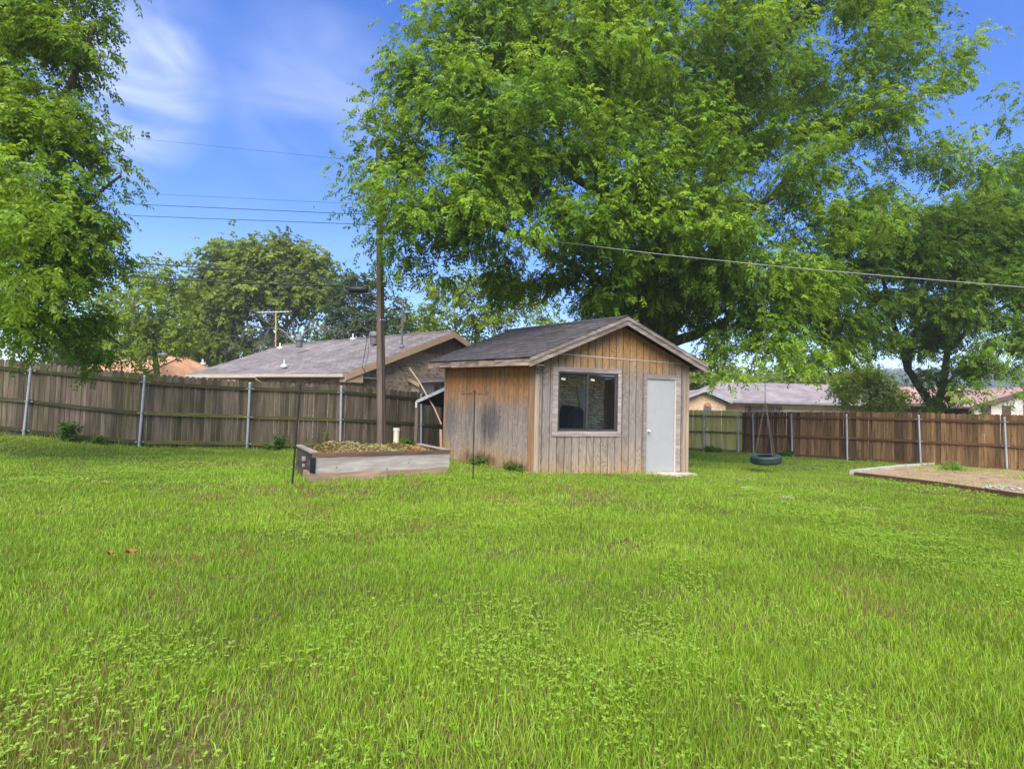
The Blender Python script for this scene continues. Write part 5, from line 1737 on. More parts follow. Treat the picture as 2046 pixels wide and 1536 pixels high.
tag(o, 'dark shaggy leaf nest hanging high in the shade tree crown', 'nest')

# --- near tree at the left edge
LT0 = np.array([-12.6, 9.6, float(gz(-12.6, 9.6)) - .1])
limbs = [([LT0, LT0 + [.1, 0, 1.2], LT0 + [.5, -.1, 2.6]], .30, .22),
         ([LT0 + [.5, -.1, 2.6], P(-120, 420, 9.6), P(20, 300, 9.3), P(130, 180, 9.2), P(190, 60, 9.3)], .15, .03),
         ([LT0 + [.42, -.08, 2.2], LT0 + [.4, -.1, 2.5], P(-150, 560, 9.8), P(0, 510, 9.4), P(130, 440, 9.3), P(240, 350, 9.4)], .12, .02),
         ([LT0 + [.2, 0, 1.6], LT0 + [.3, 0, 2.0], P(-150, 660, 9.8), P(40, 640, 9.6), P(150, 640, 9.8), P(250, 690, 10.2)], .10, .02),
         ([LT0 + [.5, -.1, 2.6], P(-140, 260, 9.2), P(-40, 60, 9), P(40, -100, 9)], .15, .05)]
blobs = PB3([(60, 60, 9, 0.90), (130, 90, 9.3, 0.55), (148, 150, 9.4, 0.29), (183, 55, 9.5, 0.26), (185, 40, 9.6, 0.08), (200, 110, 9.6, 0.08), (120, 230, 9.0, 0.60), (130, 250, 9.3, 0.22), (40, 220, 8.6, 0.90), (50, 400, 8.6, 0.90), (130, 330, 9, 0.65), (188, 300, 9.4, 0.36), (205, 250, 9.5, 0.10),
             (210, 310, 9.5, 0.18), (240, 345, 9.5, 0.08), (130, 450, 9, 0.70), (193, 430, 9.4, 0.39), (222, 470, 9.6, 0.20), (220, 410, 9.6, 0.09), (208, 520, 9.7, 0.28), (245, 520, 9.9, 0.08), (70, 540, 8.7, 0.80), (138, 550, 9.4, 0.54), (50, 660, 9.0, 0.65), (130, 640, 9.7, 0.60), (173, 640, 9.9, 0.34),
             (193, 700, 10.2, 0.28), (138, 700, 10.2, 0.24), (250, 705, 10.8, 0.16), (190, 742, 10.6, 0.08), (290, 728, 11.0, 0.08), (10, 430, 6.6, 0.35), (0, 330, 6.8, 0.25), (-10, 560, 6.8, 0.30),
             (-110, 200, 9, 1.30), (-110, 420, 9.2, 1.20), (-130, 0, 9, 1.50), (60, -110, 9, 1.20), (-100, 620, 9.6, 0.90), (158, -60, 9.4, 0.54)])
tree('leaning_tree', 'fresh green tree reaching into the picture over the far left of the grey fence', 'tree', 'trees around the garden', limbs, blobs, dens=38,
     spray=dict(n=20, sig=.17, L=.21, pairs=5, ll=.085, lw=.036, droop=.36), pal=((.095, .175, .012), (.14, .245, .016), (.19, .31, .02), (.26, .385, .03)), seed=5, tipr=.004, rscale=.75, shell=.3, step=.3)

# --- tree behind the brown fence
T2 = gp(1868, 24.0)
limbs = [([T2, P(1868, 830, 24), P(1866, 805, 24)], .36, .30),
         ([P(1862, 812, 24), P(1838, 775, 23.8), P(1815, 735, 23.5), P(1795, 680, 23.2), P(1775, 600, 22.8), P(1750, 520, 22.5)], .17, .05),
         ([P(1874, 812, 24), P(1885, 760, 24), P(1895, 690, 23.8), P(1915, 600, 23.5), P(1940, 500, 23)], .17, .05),
         ([P(1815, 740, 23.5), P(1818, 690, 23.8), P(1840, 620, 23.5), P(1870, 520, 23)], .13, .05),
         ([P(1895, 700, 23.8), P(1960, 640, 22.8), P(2040, 600, 22)], .12, .05),
         ([P(1795, 680, 23.2), P(1730, 620, 22), P(1660, 580, 21)], .11, .04)]
blobs = PB3([(1660, 560, 21, 1.3), (1720, 500, 21.5, 1.5), (1800, 500, 22, 1.9), (1920, 500, 22, 2.1), (2020, 470, 22, 2.0), (2060, 560, 21, 1.7), (1950, 600, 21.2, 1.5), (1860, 610, 21.6, 1.2), (1780, 600, 21.8, 1.1), (1700, 640, 21, .8), (1640, 640, 20.6, .8),
             (1720, 655, 22, .85), (1765, 690, 22.3, .55), (1665, 670, 21, .7), (1900, 650, 22.3, .9), (1850, 655, 22.6, .8), (1830, 700, 22.6, .5), (1930, 740, 22.5, .5), (1700, 710, 21.5, .45), (1890, 450, 22, 1.2), (1960, 420, 22.5, 1.2), (1640, 700, 20.5, .5), (1690, 690, 21, .45), (1780, 680, 22.4, .5), (1830, 690, 23, .5), (2030, 660, 20.5, 1.0), (1960, 690, 20.5, .7), (2040, 730, 20, .5), (1990, 740, 20.2, .35), (1930, 720, 22, .5),
             (1860, 760, 23.4, .5), (1875, 800, 23.4, .5), (1900, 775, 23.3, .45), (1850, 810, 23.4, .3), (1840, 740, 23.3, .3), (1955, 770, 19.6, .25), (1940, 800, 19.0, .22), (2035, 790, 18.6, .2), (1790, 420, 22.5, 1.2, .6), (1930, 430, 23, 1.3, .7), (2080, 400, 23, 1.6),
             (2020, 330, 24, 1.0, .6), (1750, 430, 25, 1.5, .6), (1900, 480, 26, 2.0), (2150, 520, 22, 2.2)])
tree('shade_tree', 'dark barked forked tree draped in leaves rising behind the brown fence', 'tree', 'trees around the garden', limbs, blobs, dens=12.5,
     spray=dict(n=36, sig=.30, L=.28, pairs=5, ll=.13, lw=.055, droop=.34), pal=((.058, .13, .009), (.092, .185, .011), (.135, .24, .014), (.20, .315, .02)), seed=23, tipr=.007, rscale=.8, shell=.35)


# --- trees and shrubs further back
def far_tree(label, base_px, d, blobs, pal, seed, dens=3.0, ll=.3, lw=.16, n=14, sig=.5, L=.7, fork=None, r0=.35, group='trees beyond the fences', name='tree', limbs=None, bark=None, shell=.5, pairs=3, rscale=1.0, step=.8, tipr=.012, leafless=False):
    g = P(base_px, 850, d); g = np.array([g[0], g[1], float(gz(g[0], g[1])) - .2])
    B3 = PB3(blobs)
    if limbs is None:
        cen = np.mean([b[0] for b in B3], axis=0)
        top = np.array([cen[0], cen[1], g[2] + (cen[2] - g[2]) * .9])
        limbs = [([g, g + (top - g) * .35 + np.array([.1, 0, 0]), g + (top - g) * .7, top], r0, r0 * .4)]
    else:
        limbs = [([g] + [P(*q) for q in limbs[0]], r0, r0 * .7)] + [([P(*q) for q in l], r0 * .55, r0 * .15) for l in limbs[1:]]
    return tree(name, label, 'tree', group, limbs, B3, dens=dens, spray=dict(n=n, sig=sig, L=L, pairs=pairs, ll=ll, lw=lw, droop=.25), pal=pal, seed=seed, bark=bark, tipr=tipr, rscale=rscale, shell=shell, step=step, leafless=leafless)


PAL_OAK = ((.08, .125, .018), (.125, .18, .022), (.165, .23, .026), (.20, .27, .03))
PAL_OAKD = ((.045, .075, .02), (.065, .105, .022), (.085, .13, .025))
PAL_LITE = ((.14, .21, .016), (.19, .27, .02), (.24, .32, .03))
PAL_MID = ((.075, .135, .014), (.11, .18, .018), (.145, .225, .022))
far_tree('tall round topped oak with light showing through its branches behind the grey roofed house', 545, 48,
         [(470, 530, 48, 2.6), (550, 520, 48, 2.6), (620, 540, 48, 2.2), (430, 570, 47, 2.3), (500, 570, 47, 2.6), (580, 580, 47, 2.2), (640, 590, 47, 1.2), (410, 620, 47, 2.0), (460, 630, 47, 1.6), (560, 640, 48, 1.1, .5), (620, 640, 48, .9, .5), (500, 670, 48, 1.2, .6), (430, 680, 47, 1.5), (390, 690, 47, 1.0)],
         PAL_OAK, 31, dens=8, ll=.38, lw=.22, n=15, sig=.6, L=.7, r0=.5, limbs=[[(545, 730, 48), (540, 680, 48), (535, 650, 48)], [(540, 690, 48), (590, 630, 48), (630, 580, 48)], [(535, 660, 48), (500, 600, 48), (460, 550, 48)], [(537, 660, 48), (560, 600, 48), (570, 530, 48)]], bark=M['bark_grey'])
far_tree('ragged half bare oak standing directly left of the utility pole', 735, 44,
         [(700, 565, 44, 1.3), (725, 560, 44, 1.0), (745, 580, 44, 1.1), (690, 610, 44, 1.4), (750, 630, 44, 1.2), (785, 620, 44, 1.0), (715, 650, 44, 1.5), (670, 660, 44, 1.2), (820, 655, 45, .8), (765, 660, 44, 1.0)],
         PAL_OAKD, 32, dens=7, ll=.32, lw=.18, n=12, sig=.5, L=.6, r0=.34)
far_tree('leafy light green tree between the left edge tree and the round topped oak', 315, 34,
         [(330, 560, 34, 1.3), (290, 560, 34, 1.3), (350, 590, 34, .9), (310, 620, 33, 1.5), (350, 650, 33, 1.2), (270, 640, 33, 1.6), (375, 610, 34, .5), (360, 680, 33, .8), (300, 690, 33, 1.2), (230, 600, 34, 1.5), (220, 690, 33, 1.2)],
         PAL_LITE[:2] + PAL_MID[2:], 33, dens=9, ll=.24, lw=.13, n=13, sig=.42, L=.5, r0=.25)
far_tree('yellow green airy tree between the two grey roofs', 955, 34,
         [(890, 570, 34, 1.0), (940, 575, 34, 1.2), (1000, 570, 34, 1.3), (870, 620, 34, .9), (930, 625, 33.5, 1.2), (990, 630, 34, 1.2), (1050, 610, 34, 1.1), (960, 660, 34, 1.2), (1080, 650, 34, 1.0), (860, 650, 34, .6), (900, 660, 34, .7)],
         PAL_LITE, 34, dens=7.5, ll=.28, lw=.12, n=15, sig=.42, L=.5, r0=.22)
far_tree('bushy round headed small tree behind the brown fence in front of the peach house', 1745, 30,
         [(1690, 765, 30, .75), (1725, 750, 30, .75), (1750, 775, 30, .9), (1785, 785, 29.8, .65), (1700, 790, 29.8, .6), (1760, 805, 29.6, .5), (1740, 745, 30, .5), (1800, 800, 29.8, .3), (1690, 745, 30.2, .35)],
         ((.17, .25, .02), (.23, .32, .025), (.30, .38, .03)), 35, dens=26, ll=.16, lw=.08, n=18, sig=.26, L=.34, r0=.14, step=.4, tipr=.006)
far_tree('bright green tree behind the right end of the shed roof', 1415, 52,
         [(1400, 745, 52, 1.5), (1440, 750, 53, 1.6), (1470, 762, 54, 1.2), (1380, 770, 52, 1.2), (1420, 770, 52, 1.2), (1360, 740, 52, 1.4)],
         PAL_LITE, 36, dens=6, ll=.36, lw=.2, n=13, sig=.5, L=.6, r0=.25)
far_tree('pale hazy green tree behind the middle of the mauve roof', 1570, 85,
         [(1540, 760, 85, 2.6), (1580, 752, 86, 2.8), (1620, 762, 86, 2.6), (1500, 765, 85, 2.4), (1660, 770, 86, 2.4)], PAL_LITE, 37, dens=2.6, ll=.6, lw=.4, n=14, sig=.9, L=1.0, r0=.3)
far_tree('low dark leafed tree behind the orange roof', 300, 60,
         [(250, 700, 60, 2.2), (310, 690, 60, 2.2), (370, 695, 60, 2.2), (420, 700, 60, 2.0), (460, 700, 60, 1.8), (190, 690, 60, 2.4), (130, 700, 58, 2.4), (520, 680, 61, 2.0, .8), (580, 690, 61, 1.8, .7), (640, 690, 61, 1.8, .7)], PAL_OAKD + PAL_MID[:1], 38, dens=4.5, ll=.42, lw=.26, n=12, sig=.7, L=.8, r0=.3)
far_tree('small green tree peeking above the brick gable right of the pole', 828, 62,
         [(800, 655, 62, 1.5), (840, 655, 62, 1.4), (870, 662, 62, 1.2), (760, 660, 62, 1.5)], PAL_LITE[:1] + PAL_MID[1:], 39, dens=5, ll=.36, lw=.2, n=12, sig=.5, L=.6, r0=.25)
# dead tree with drooping bare twigs behind the grey roof
far_tree('dead grey tree of bare drooping branches behind the grey shingle roof', 590, 40,
         [(500, 650, 40, 1.0), (540, 640, 40, 1.0), (470, 690, 40, 1.1), (520, 690, 40, 1.2), (570, 670, 40, 1.0), (650, 660, 40, 1.0), (690, 670, 40, 1.1), (620, 650, 40, .8), (725, 680, 40, .8), (450, 710, 40, .8)], None, 40, dens=48, r0=.12,
         limbs=[[(590, 720, 40), (595, 690, 40), (600, 665, 40)], [(595, 690, 40), (565, 660, 40), (545, 655, 40)], [(598, 680, 40), (620, 655, 40), (645, 650, 40)]], bark=M['bark_grey'], tipr=.011, leafless=True, name='dead_tree', shell=.2, step=.5)

# far wooded hillside and a closing belt of distant trees
def hills():
    xs = np.linspace(-800, 1000, 80); rows = [(300, 0), (380, .45), (480, .85), (600, 1.0), (680, .6)]
    V = []
    for y, f in rows:
        for x in xs:
            hgt = 9 + 30 * sstep(60, 420, x) + 8 * (vnoise(x * .01, 3.1, 8) - .5) * 2
            V.append((x, y, float(gz(x, y)) - 1 + hgt * f))
    nx = len(xs)
    fs = [(j * nx + i, j * nx + i + 1, (j + 1) * nx + i + 1, (j + 1) * nx + i) for j in range(len(rows) - 1) for i in range(nx - 1)]
    k = NT('hill_green'); co = k.coords(); n = k.noise(co, .08, 5, .7)
    mat = k.pbr(k.mix(k.rng(n, .35, .65), (.05, .085, .03), (.085, .13, .04)), .95, 0, .05)
    o = np_mesh('hills', V, [np.array(fs)], mat, smooth=True); tag(o, kind='structure')
    # woodland canopy on the slopes
    rng = np.random.default_rng(77)
    n = 4200
    x = rng.uniform(-330, 660, n); y = rng.uniform(230, 600, n)
    f = np.interp(y, [200, 300, 380, 480, 600, 680], [0, 0, .45, .85, 1.0, .6])
    hgt = 9 + 30 * sstep(60, 420, x) + 8 * (vnoise(x * .01, np.full(n, 3.1), 8) - .5) * 2
    z = gz(x, y) - 1 + np.where(y < 300, 1.0, hgt * f)
    r = rng.uniform(2.6, 5.5, n); tall = rng.uniform(3, 8, n)
    m = 34
    d = rng.normal(size=(n, m, 3)); d /= np.linalg.norm(d, axis=2)[..., None]; d[..., 2] = np.abs(d[..., 2]) * 1.0 - .25
    C = np.stack([x, y, z + tall], 1)
    O = C[:, None, :] + d * r[:, None, None] * np.array([1, 1, 1.25]) * rng.uniform(.75, 1.1, (n, m, 1))
    O = O.reshape(-1, 3); q = len(O)
    a = rng.normal(size=(q, 3)); a /= np.linalg.norm(a, axis=1)[:, None]; b = np.cross(a, rng.normal(size=(q, 3))); b /= np.linalg.norm(b, axis=1)[:, None]
    s = rng.uniform(1.0, 2.1, (q, 1))
    V = np.stack([O - a * s, O + b * s * .7, O + a * s, O - b * s * .7], 1).reshape(-1, 3)
    i = np.arange(q) * 4
    tc_ = np.repeat(rng.random(n), m)[:, None]
    T = (np.array([.045, .085, .022]) * (1 - tc_) + np.array([.09, .15, .032]) * tc_) * rng.uniform(.8, 1.2, (q, 1))
    o = np_mesh('woodland', V, [np.stack([i, i + 1, i + 2, i + 3], 1)], M['leaf'], tints=T, loc=(0, 150, 0))
    tag(o, 'distant hazy woodland covering the low hills behind the houses', 'woodland', kind='stuff')


hills()


# ------------------------------------------------------------------ weeds along the fences
def weed(px, py, d, hgt, n, spread, label, ll=.07, lw=.035, pal=((.05, .12, .018), (.09, .17, .025)), seed=0, name='weed', grassy=False, flowers=0):
    rng = np.random.default_rng(seed)
    g = P(px, py, d); g = np.array([g[0], g[1], float(gz(g[0], g[1]))])
    root = thing(name, g, label, 'weed', 'weeds in the garden')
    mb = MB(); Os = []; Ax = []
    for i in range(n):
        a = rng.uniform(0, 2 * math.pi); r = spread * rng.uniform(.1, 1)
        top = g + np.array([r * math.cos(a), r * math.sin(a), hgt * rng.uniform(.6, 1.1)])
        b = g + np.array([r * .35 * math.cos(a), r * .35 * math.sin(a), -.02])
        mid = (b + top) / 2 + np.array([0, 0, .06])
        mb.tube([b, mid, top], [.006, .004, .002], 4, tint=(1, 1, 1))
        for t in np.linspace(.2, 1, 7):
            p = b + (top - b) * t
            for _ in range(3):
                Os.append(p); v = rng.normal(size=3); v[2] = abs(v[2]) * .3; Ax.append(v / np.linalg.norm(v))
    mb.build('stem', m_plain('weed_stem', (.10, .14, .03), .7), root)
    Os = np.array(Os); Ax = np.array(Ax); pal = np.array(pal); u = rng.random((len(Os), 1))
    V, Q, T = leaf_sprays(Os, Ax, np.full(len(Os), ll * 1.3), 2, ll, lw, pal[0] * (1 - u) + pal[1] * u, rng)
    np_mesh('leaves', V, [Q], M['leaf'], root, tints=T)


weed(142, 872, 13.5, .42, 9, .22, 'leafy weed clump at the foot of the grey fence between the two posts furthest left', seed=1, ll=.09, lw=.05)
weed(195, 888, 13.55, .22, 6, .14, 'small dark weed at the foot of the grey fence right of the leafy clump', seed=2)
weed(555, 893, 14.9, .38, 7, .18, 'upright weed growing at the grey fence left of the leaning hook pole', seed=3, ll=.08, lw=.045)
weed(530, 898, 14.8, .16, 6, .12, 'low dark weed by the third fence post from the left', seed=4)
weed(652, 893, 15.2, .62, 6, .16, 'tall thin pale weed behind the left end of the garden bed', seed=5, ll=.05, lw=.025, pal=((.14, .17, .05), (.20, .22, .07)))
weed(705, 897, 15.0, .30, 9, .30, 'low leafy weed behind the straw heap left of the utility pole', seed=6, ll=.07, lw=.035)
weed(815, 896, 14.9, .42, 10, .24, 'broad leafed weed right of the cream pipe', seed=7, ll=.11, lw=.07)
weed(862, 898, 14.6, .24, 9, .28, 'dark weed tangle under the lean-to beam', seed=8, ll=.07, lw=.04)
weed(605, 950, 11.1, .34, 8, .16, 'grassy weed against the dark left side of the garden bed', seed=9, ll=.10, lw=.012)
weed(1035, 950, 11.4, .18, 12, .30, 'low leafy weeds at the foot of the shed corner', seed=10, ll=.05, lw=.03)
weed(960, 935, 12.4, .20, 9, .25, 'low weeds along the shed side behind the straight hook pole', seed=11, ll=.05, lw=.03)
weed(1425, 902, 24.8, .30, 9, .40, 'weeds at the foot of the mossy fence', seed=12, ll=.12, lw=.06, pal=((.10, .17, .02), (.15, .22, .03)))
weed(1570, 908, 23.6, .30, 9, .30, 'weeds at the foot of the brown fence behind the tire swing', seed=13, ll=.10, lw=.05)
weed(1905, 938, 17.2, .30, 7, .22, 'spiky bright green clump at the back of the sandbox', seed=14, ll=.20, lw=.016, pal=((.13, .24, .03), (.18, .30, .05)))
weed(1835, 925, 19.6, .14, 7, .25, 'low weeds where the sandbox meets the brown fence', seed=15, ll=.07, lw=.04)
# fallen dry leaf in the lawn
c = G(262, 1128)
for (dx, dy, r, lab) in ((0, 0, .034, 'curled orange brown dry leaf lying in the front left lawn'), (-.10, -.05, .018, 'smaller dry brown leaf beside the curled orange one')):
    q = c + np.array([dx, dy, 0]); q[2] = float(gz(q[0], q[1])) + .082
    V = []; fs = []
    nn_ = 14
    for i in range(nn_):
        t = 2 * math.pi * i / nn_; rr_ = r * (1.0 + .35 * math.cos(5 * t))
        V.append(q + np.array([rr_ * math.cos(t), rr_ * math.sin(t) * .8, .3 * abs(rr_ * math.sin(t)) + .012 * math.cos(3 * t)]))
    V.append(q + np.array([0, 0, -.005])); fs = [(i, (i + 1) % nn_, nn_) for i in range(nn_)]
    o = np_mesh('dry_leaf', np.array(V), [np.array(fs)], M['straw'], tints=np.array([.26, .115, .045]) * RNG.uniform(.7, 1.2, (nn_, 1)), loc=q)
    tag(o, lab, 'leaf')


# ------------------------------------------------------------------ the lawn
def inside(poly, x, y):
    r = np.zeros(len(x), bool); n = len(poly)
    for i in range(n):
        x0, y0 = poly[i][:2]; x1, y1 = poly[(i + 1) % n][:2]
        c = ((y0 > y) != (y1 > y)) & (x < (x1 - x0) * (y - y0) / (y1 - y0 + 1e-12) + x0)
        r ^= c
    return r


def lawn():
    yard = [PZ[0], PA[0], PB[0], PC[0], PD[0], PE[0], PF[0], QG00[0], QG0[0], QG[0], QC[0], Q1[0], Q2[0], Q3[0], Q4[0], Q5[0], Q6[0], np.array([24, 0, 0]), np.array([-14, 0, 0])]
    shedp = [S(-.02, -.03, 0), S(SW + .02, -.03, 0), S(SW, SL, 0), S(-.02, SL, 0)]
    bedp = [B(-.03, -.02, 0), B(PLL, -.02, 0), B(PLL, PW, 0), B(-.03, PW, 0)]
    sbp = [sb0, sb1, sb2, sb3]
    step_ = [S(dl + .1, -.06, 0), S(dl + .3, -.42, 0), S(dr + .25, -.40, 0), S(dr + .34, -.05, 0)]
    Vs = []; Fq = []; Ft = []; Tq = []; Tt = []; nv = 0
    zones = [(1.2, 2.6, 15000, 2, .82), (2.6, 4.2, 8500, 2, 1.0), (4.2, 6.5, 4600, 2, 1.35), (6.5, 10, 2200, 2, 2.0), (10, 15, 1000, 1, 3.2), (15, 28, 420, 1, 5.2)]
    for y0, y1, dens, segs, wf in zones:
        xw = .99 * y1 + 2.7
        n = int(dens * 2 * xw * (y1 - y0))
        x = RNG.uniform(-xw, xw, n); y = RNG.uniform(y0, y1, n)
        k = (np.abs(x) < .97 * y + 2.5)
        x = x[k]; y = y[k]
        k = inside(yard, x, y) & ~inside(shedp, x, y) & ~inside(bedp, x, y) & ~inside(step_, x, y)
        sand_ = inside(sbp, x, y)
        # sandbox only keeps grass in its rear corner
        a2 = vnoise(x * 1.4 + 3, y * 1.4, 21)
        e1 = (sb0 - sb1)[:2]; e2 = (sb2 - sb1)[:2]; q_ = np.stack([x, y], 1) - sb1[:2]
        rear = (q_[:, 0] * e2[1] - q_[:, 1] * e2[0]) / (e1[0] * e2[1] - e1[1] * e2[0])
        k &= ~(sand_ & (((rear > .50 + .7 * (a2 - .5)) & (RNG.random(len(x)) > .10 + .25 * (a2 > .62))) | (RNG.random(len(x)) > .8)))
        # thin spots where soil shows
        bare = vnoise(x * 1.15 + 50, y * 1.15, 31) * .6 + vnoise(x * 3.3, y * 3.3 + 9, 32) * .4
        k &= RNG.random(len(x)) < np.clip(1.25 - 2.6 * np.maximum(0, bare - .54), .45, 1)
        x = x[k]; y = y[k]; n = len(x)
        patch = vnoise(x * .55 + 7, y * .55, 41); tuft = vnoise(x * 4.5, y * 4.5, 42); br = vnoise(x * 1.6 + 4, y * 1.6, 43)
        Hh = (.028 + .026 * patch + .034 * tuft ** 2) * RNG.uniform(.5, 1.35, n)
        Hh *= np.where(RNG.random(n) < .03, 1.7, 1.0)
        # untrimmed fringe along walls, fences and timber
        edge = np.full(n, 9.0)
        for pl_ in [yard[:8], yard[7:17], shedp + [shedp[0]], bedp + [bedp[0]], sbp + [sbp[0]]]:
            for a_, b_ in zip(pl_[:-1], pl_[1:]):
                a2_ = np.array(a_[:2]); d_ = np.array(b_[:2]) - a2_; L2 = float(d_ @ d_) + 1e-9
                qx = x - a2_[0]; qy = y - a2_[1]; t_ = np.clip((qx * d_[0] + qy * d_[1]) / L2, 0, 1)
                edge = np.minimum(edge, np.hypot(qx - t_ * d_[0], qy - t_ * d_[1]))
        Hh *= 1 + (1.1 + 1.0 * tuft) * np.exp(-edge / .10)
        W = .0036 * wf * RNG.uniform(.7, 1.3, n)
        O = np.stack([x, y, gz(x, y) - .004 + .055 * inside(sbp, x, y)], 1)
        g = np.array([.225, .365, .026]); g2 = np.array([.30, .42, .042]); g3 = np.array([.155, .305, .02])
        u = np.clip(patch * .9 + RNG.normal(size=n) * .25, 0, 1)[:, None]
        T = g3 * (1 - u) + g2 * u
        T = T * .5 + g * .5
        T *= (.72 + .5 * RNG.random((n, 1))) * (.82 + .36 * br[:, None])
        rd = vnoise(x * .9 + 31, y * 1.3 + 5, 44) * .55 + vnoise(x * 3.7, y * 3.7, 45) * .45
        dry = RNG.random(n) < .04 + .10 * np.clip(br - .55, 0, 1) * 2 + .9 * np.clip(rd - .62, 0, 1) * 2.2
        T[dry] = np.array([.30, .21, .085]) * RNG.uniform(.55, 1.15, (dry.sum(), 1))
        V, q, t, _ = blades(O, Hh, W, .55, T, segs)
        if q is not None:
            Fq.append(q + nv); Tq.append(T)
        Ft.append(t + nv); Tt.append(T); Vs.append(V); nv += len(V)
    # clover and broad leaved weeds in patches
    for y0, y1, dens, sc_ in ((1.2, 3.0, 4200, .72), (3.0, 5.5, 2300, .9), (5.5, 9.0, 800, 1.35), (9.0, 14, 240, 2.2)):
        xw = .99 * y1 + 2.7
        n = int(dens * 2 * xw * (y1 - y0)); x = RNG.uniform(-xw, xw, n); y = RNG.uniform(y0, y1, n)
        k = (np.abs(x) < .97 * y + 2.5) & inside(yard, x, y) & ~inside(shedp, x, y) & ~inside(bedp, x, y) & ~inside(sbp, x, y) & ~inside(step_, x, y)
        pn = vnoise(x * .8 + 20, y * .8 + 2, 51) * .65 + vnoise(x * 2.6, y * 2.6, 52) * .35 + .22 * sstep(1.2, 3.4, x - .25 * y) * sstep(9, 4, y) + .1 * sstep(3.2, 1.4, y)
        k &= RNG.random(n) < np.clip((pn - .54) * 2.2, 0, .5)
        x = x[k]; y = y[k]; n = len(x)
        hh = (.022 + .04 * vnoise(x * 5, y * 5, 53)) * RNG.uniform(.6, 1.25, n)
        C = np.stack([x, y, gz(x, y) + hh], 1)
        tone = vnoise(x * 1.1 + 70, y * 1.1, 54)[:, None]
        base = np.array([.195, .35, .02]) * (1 - tone) + np.array([.28, .39, .07]) * tone
        a0 = RNG.uniform(0, 2 * np.pi, n)
        nl_ = 3
        for j in range(nl_):
            a = a0 + j * 2 * np.pi / nl_ + RNG.normal(size=n) * .25
            d = np.stack([np.cos(a), np.sin(a), RNG.uniform(-.25, .35, n)], 1)
            w = np.stack([-np.sin(a), np.cos(a), RNG.normal(size=n) * .25], 1)
            l = (.0135 * sc_ * RNG.uniform(.7, 1.4, n))[:, None]
            V = np.stack([C, C + d * l * .6 + w * l * .42, C + d * l * 1.15, C + d * l * .6 - w * l * .42], 1).reshape(-1, 3)
            i = np.arange(n) * 4
            Fq.append(np.stack([i, i + 1, i + 2, i + 3], 1) + nv); Tq.append(base * RNG.uniform(.78, 1.2, (n, 1))); Vs.append(V); nv += len(V)
    # seedling leaves and taller stalks
    o = np_mesh('grass', np.concatenate(Vs), [np.concatenate(Fq), np.concatenate(Ft)], M['grass'], tints=np.concatenate([np.concatenate(Tq), np.concatenate(Tt)]))
    tag(o, 'bright green unmown lawn with clover patches', 'grass', kind='stuff')
    print('lawn verts', nv)


lawn()

# ------------------------------------------------------------------ the air
def haze():
    mb = MB()
    mb.box((100, 330, 27), 1900, 760, 74)
    hm = bpy.data.materials.new('haze_air'); hm.use_nodes = True
    t = hm.node_tree; t.nodes.clear()
    o_ = t.nodes.new('ShaderNodeOutputMaterial'); v = t.nodes.new('ShaderNodeVolumePrincipled')
    v.inputs['Color'].default_value = (.92, .95, 1, 1); v.inputs['Density'].default_value = HAZE; v.inputs['Anisotropy'].default_value = .2
    t.links.new(v.outputs[0], o_.inputs['Volume'])
    o = mb.build('haze', hm, loc=(100, 330, 27)); tag(o, kind='stuff', label='thin pale summer haze filling the air of the whole scene')


HAZE = .0008
if HAZE: haze()

# ------------------------------------------------------------------ daylight
SUN_EL, SUN_AZ = math.radians(52), math.radians(186)     # azimuth clockwise from +Y: behind the camera
sd = Vector((math.sin(SUN_AZ) * math.cos(SUN_EL), math.cos(SUN_AZ) * math.cos(SUN_EL), math.sin(SUN_EL)))
sl = bpy.data.lights.new('sun', 'SUN'); sl.energy = 3.9; sl.angle = math.radians(60); sl.color = (1, .955, .88)
so_ = bpy.data.objects.new('sun', sl); so_.rotation_euler = sd.to_track_quat('Z', 'Y').to_euler(); so_.location = (0, 0, 40); COL.objects.link(so_)
w = bpy.data.worlds.new('World'); SC.world = w; w.use_nodes = True
nt = w.node_tree; nt.nodes.clear()
out = nt.nodes.new('ShaderNodeOutputWorld'); bg = nt.nodes.new('ShaderNodeBackground')
sky = nt.nodes.new('ShaderNodeTexSky'); sky.sky_type = 'NISHITA'; sky.sun_disc = False
sky.sun_elevation = SUN_EL; sky.sun_rotation = SUN_AZ; sky.altitude = 200; sky.air_density = 1.0; sky.dust_density = .8; sky.ozone_density = 3.0
tcn = nt.nodes.new('ShaderNodeTexCoord'); mp = nt.nodes.new('ShaderNodeMapping'); mp.inputs[3].default_value = (1.0, 1.0, 2.2); mp.inputs[1].default_value = (.35, .1, .2)
nz = nt.nodes.new('ShaderNodeTexNoise'); nz.inputs['Scale'].default_value = 2.3; nz.inputs['Detail'].default_value = 5; nz.inputs['Roughness'].default_value = .5; nz.inputs['Distortion'].default_value = .5
mr = nt.nodes.new('ShaderNodeMapRange'); mr.inputs[1].default_value = .5; mr.inputs[2].default_value = .85; mr.inputs[3].default_value = 0; mr.inputs[4].default_value = .5
mr.interpolation_type = 'SMOOTHSTEP'
mx = nt.nodes.new('ShaderNodeMix'); mx.data_type = 'RGBA'; mx.inputs[7].default_value = (3.5, 3.85, 4.9, 1)
L_ = nt.links.new
L_(tcn.outputs['Generated'], mp.inputs[0]); L_(mp.outputs[0], nz.inputs['Vector']); L_(nz.outputs[0], mr.inputs[0]); 
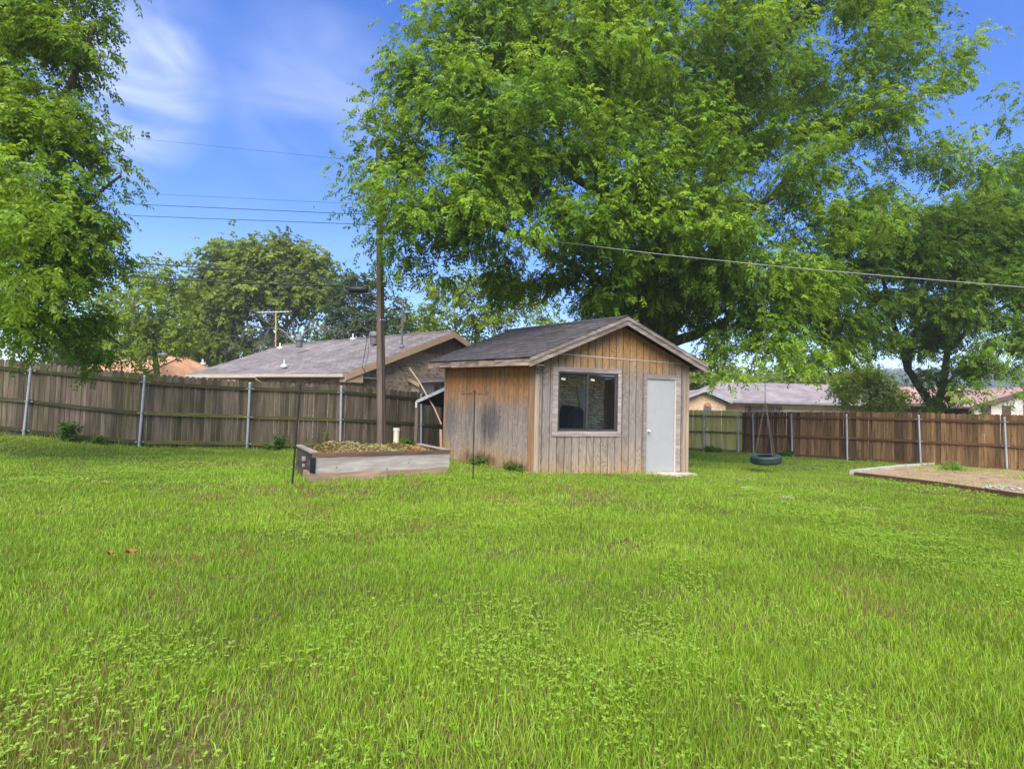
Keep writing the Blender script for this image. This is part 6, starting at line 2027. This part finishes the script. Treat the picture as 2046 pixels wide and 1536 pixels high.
def lobe(px, py, c0, amt, prev):
    d = P(px, py, 1.0) - CAM; d = d / np.linalg.norm(d)
    dp = nt.nodes.new('ShaderNodeVectorMath'); dp.operation = 'DOT_PRODUCT'; L_(tcn.outputs['Generated'], dp.inputs[0]); dp.inputs[1].default_value = tuple(d)
    r = nt.nodes.new('ShaderNodeMapRange'); r.interpolation_type = 'SMOOTHSTEP'; r.inputs[1].default_value = c0; r.inputs[2].default_value = 1.0; r.inputs[3].default_value = 0; r.inputs[4].default_value = amt; L_(dp.outputs['Value'], r.inputs[0])
    m = nt.nodes.new('ShaderNodeMath'); m.operation = 'MULTIPLY_ADD'; L_(r.outputs[0], m.inputs[0]); L_(nz.outputs[0], m.inputs[1]); L_(prev, m.inputs[2])
    return m.outputs[0]


mr.inputs[4].default_value = .12
n2_ = nt.nodes.new('ShaderNodeTexNoise'); n2_.inputs['Scale'].default_value = 5.5; n2_.inputs['Detail'].default_value = 6; n2_.inputs['Roughness'].default_value = .5; n2_.inputs['Distortion'].default_value = .9; L_(mp.outputs[0], n2_.inputs['Vector'])
nz = nt.nodes.new('ShaderNodeMapRange'); nz.inputs[1].default_value = .3; nz.inputs[2].default_value = .72; L_(n2_.outputs[0], nz.inputs[0])
cl = lobe(225, 165, .990, .85, mr.outputs[0]); cl = lobe(300, 90, .992, .22, cl); cl = lobe(640, 195, .986, .34, cl)
L_(cl, mx.inputs[0]); hs = nt.nodes.new('ShaderNodeHueSaturation'); hs.inputs['Saturation'].default_value = 1.36; hs.inputs['Hue'].default_value = .517; hs.inputs['Value'].default_value = 1.0; L_(sky.outputs[0], hs.inputs['Color']); L_(hs.outputs[0], mx.inputs[6])
L_(mx.outputs[2], bg.inputs[0]); L_(bg.outputs[0], out.inputs[0])
bg.inputs[1].default_value = .106

cd = bpy.data.cameras.new('camera'); cam = bpy.data.objects.new('camera', cd); COL.objects.link(cam)
cd.sensor_width = 36; cd.lens = F / 2046 * 36; cd.clip_start = .05; cd.clip_end = 2000
m4 = Matrix.Identity(4)
for i in range(3):
    for j in range(3): m4[i][j] = ROT[i][j]
    m4[i][3] = CAM[i]
cam.matrix_world = m4
SC.camera = cam
SC.render.engine = 'CYCLES'
SC.cycles.max_bounces = 10; SC.cycles.diffuse_bounces = 7; SC.cycles.glossy_bounces = 3; SC.cycles.transmission_bounces = 7; SC.cycles.transparent_max_bounces = 8
SC.cycles.sample_clamp_indirect = 6; SC.cycles.use_denoising = True; SC.cycles.caustics_reflective = False; SC.cycles.caustics_refractive = False
SC.view_settings.view_transform = 'Standard'; SC.view_settings.look = 'None'; SC.view_settings.exposure = 1.42; SC.view_settings.gamma = 1.0
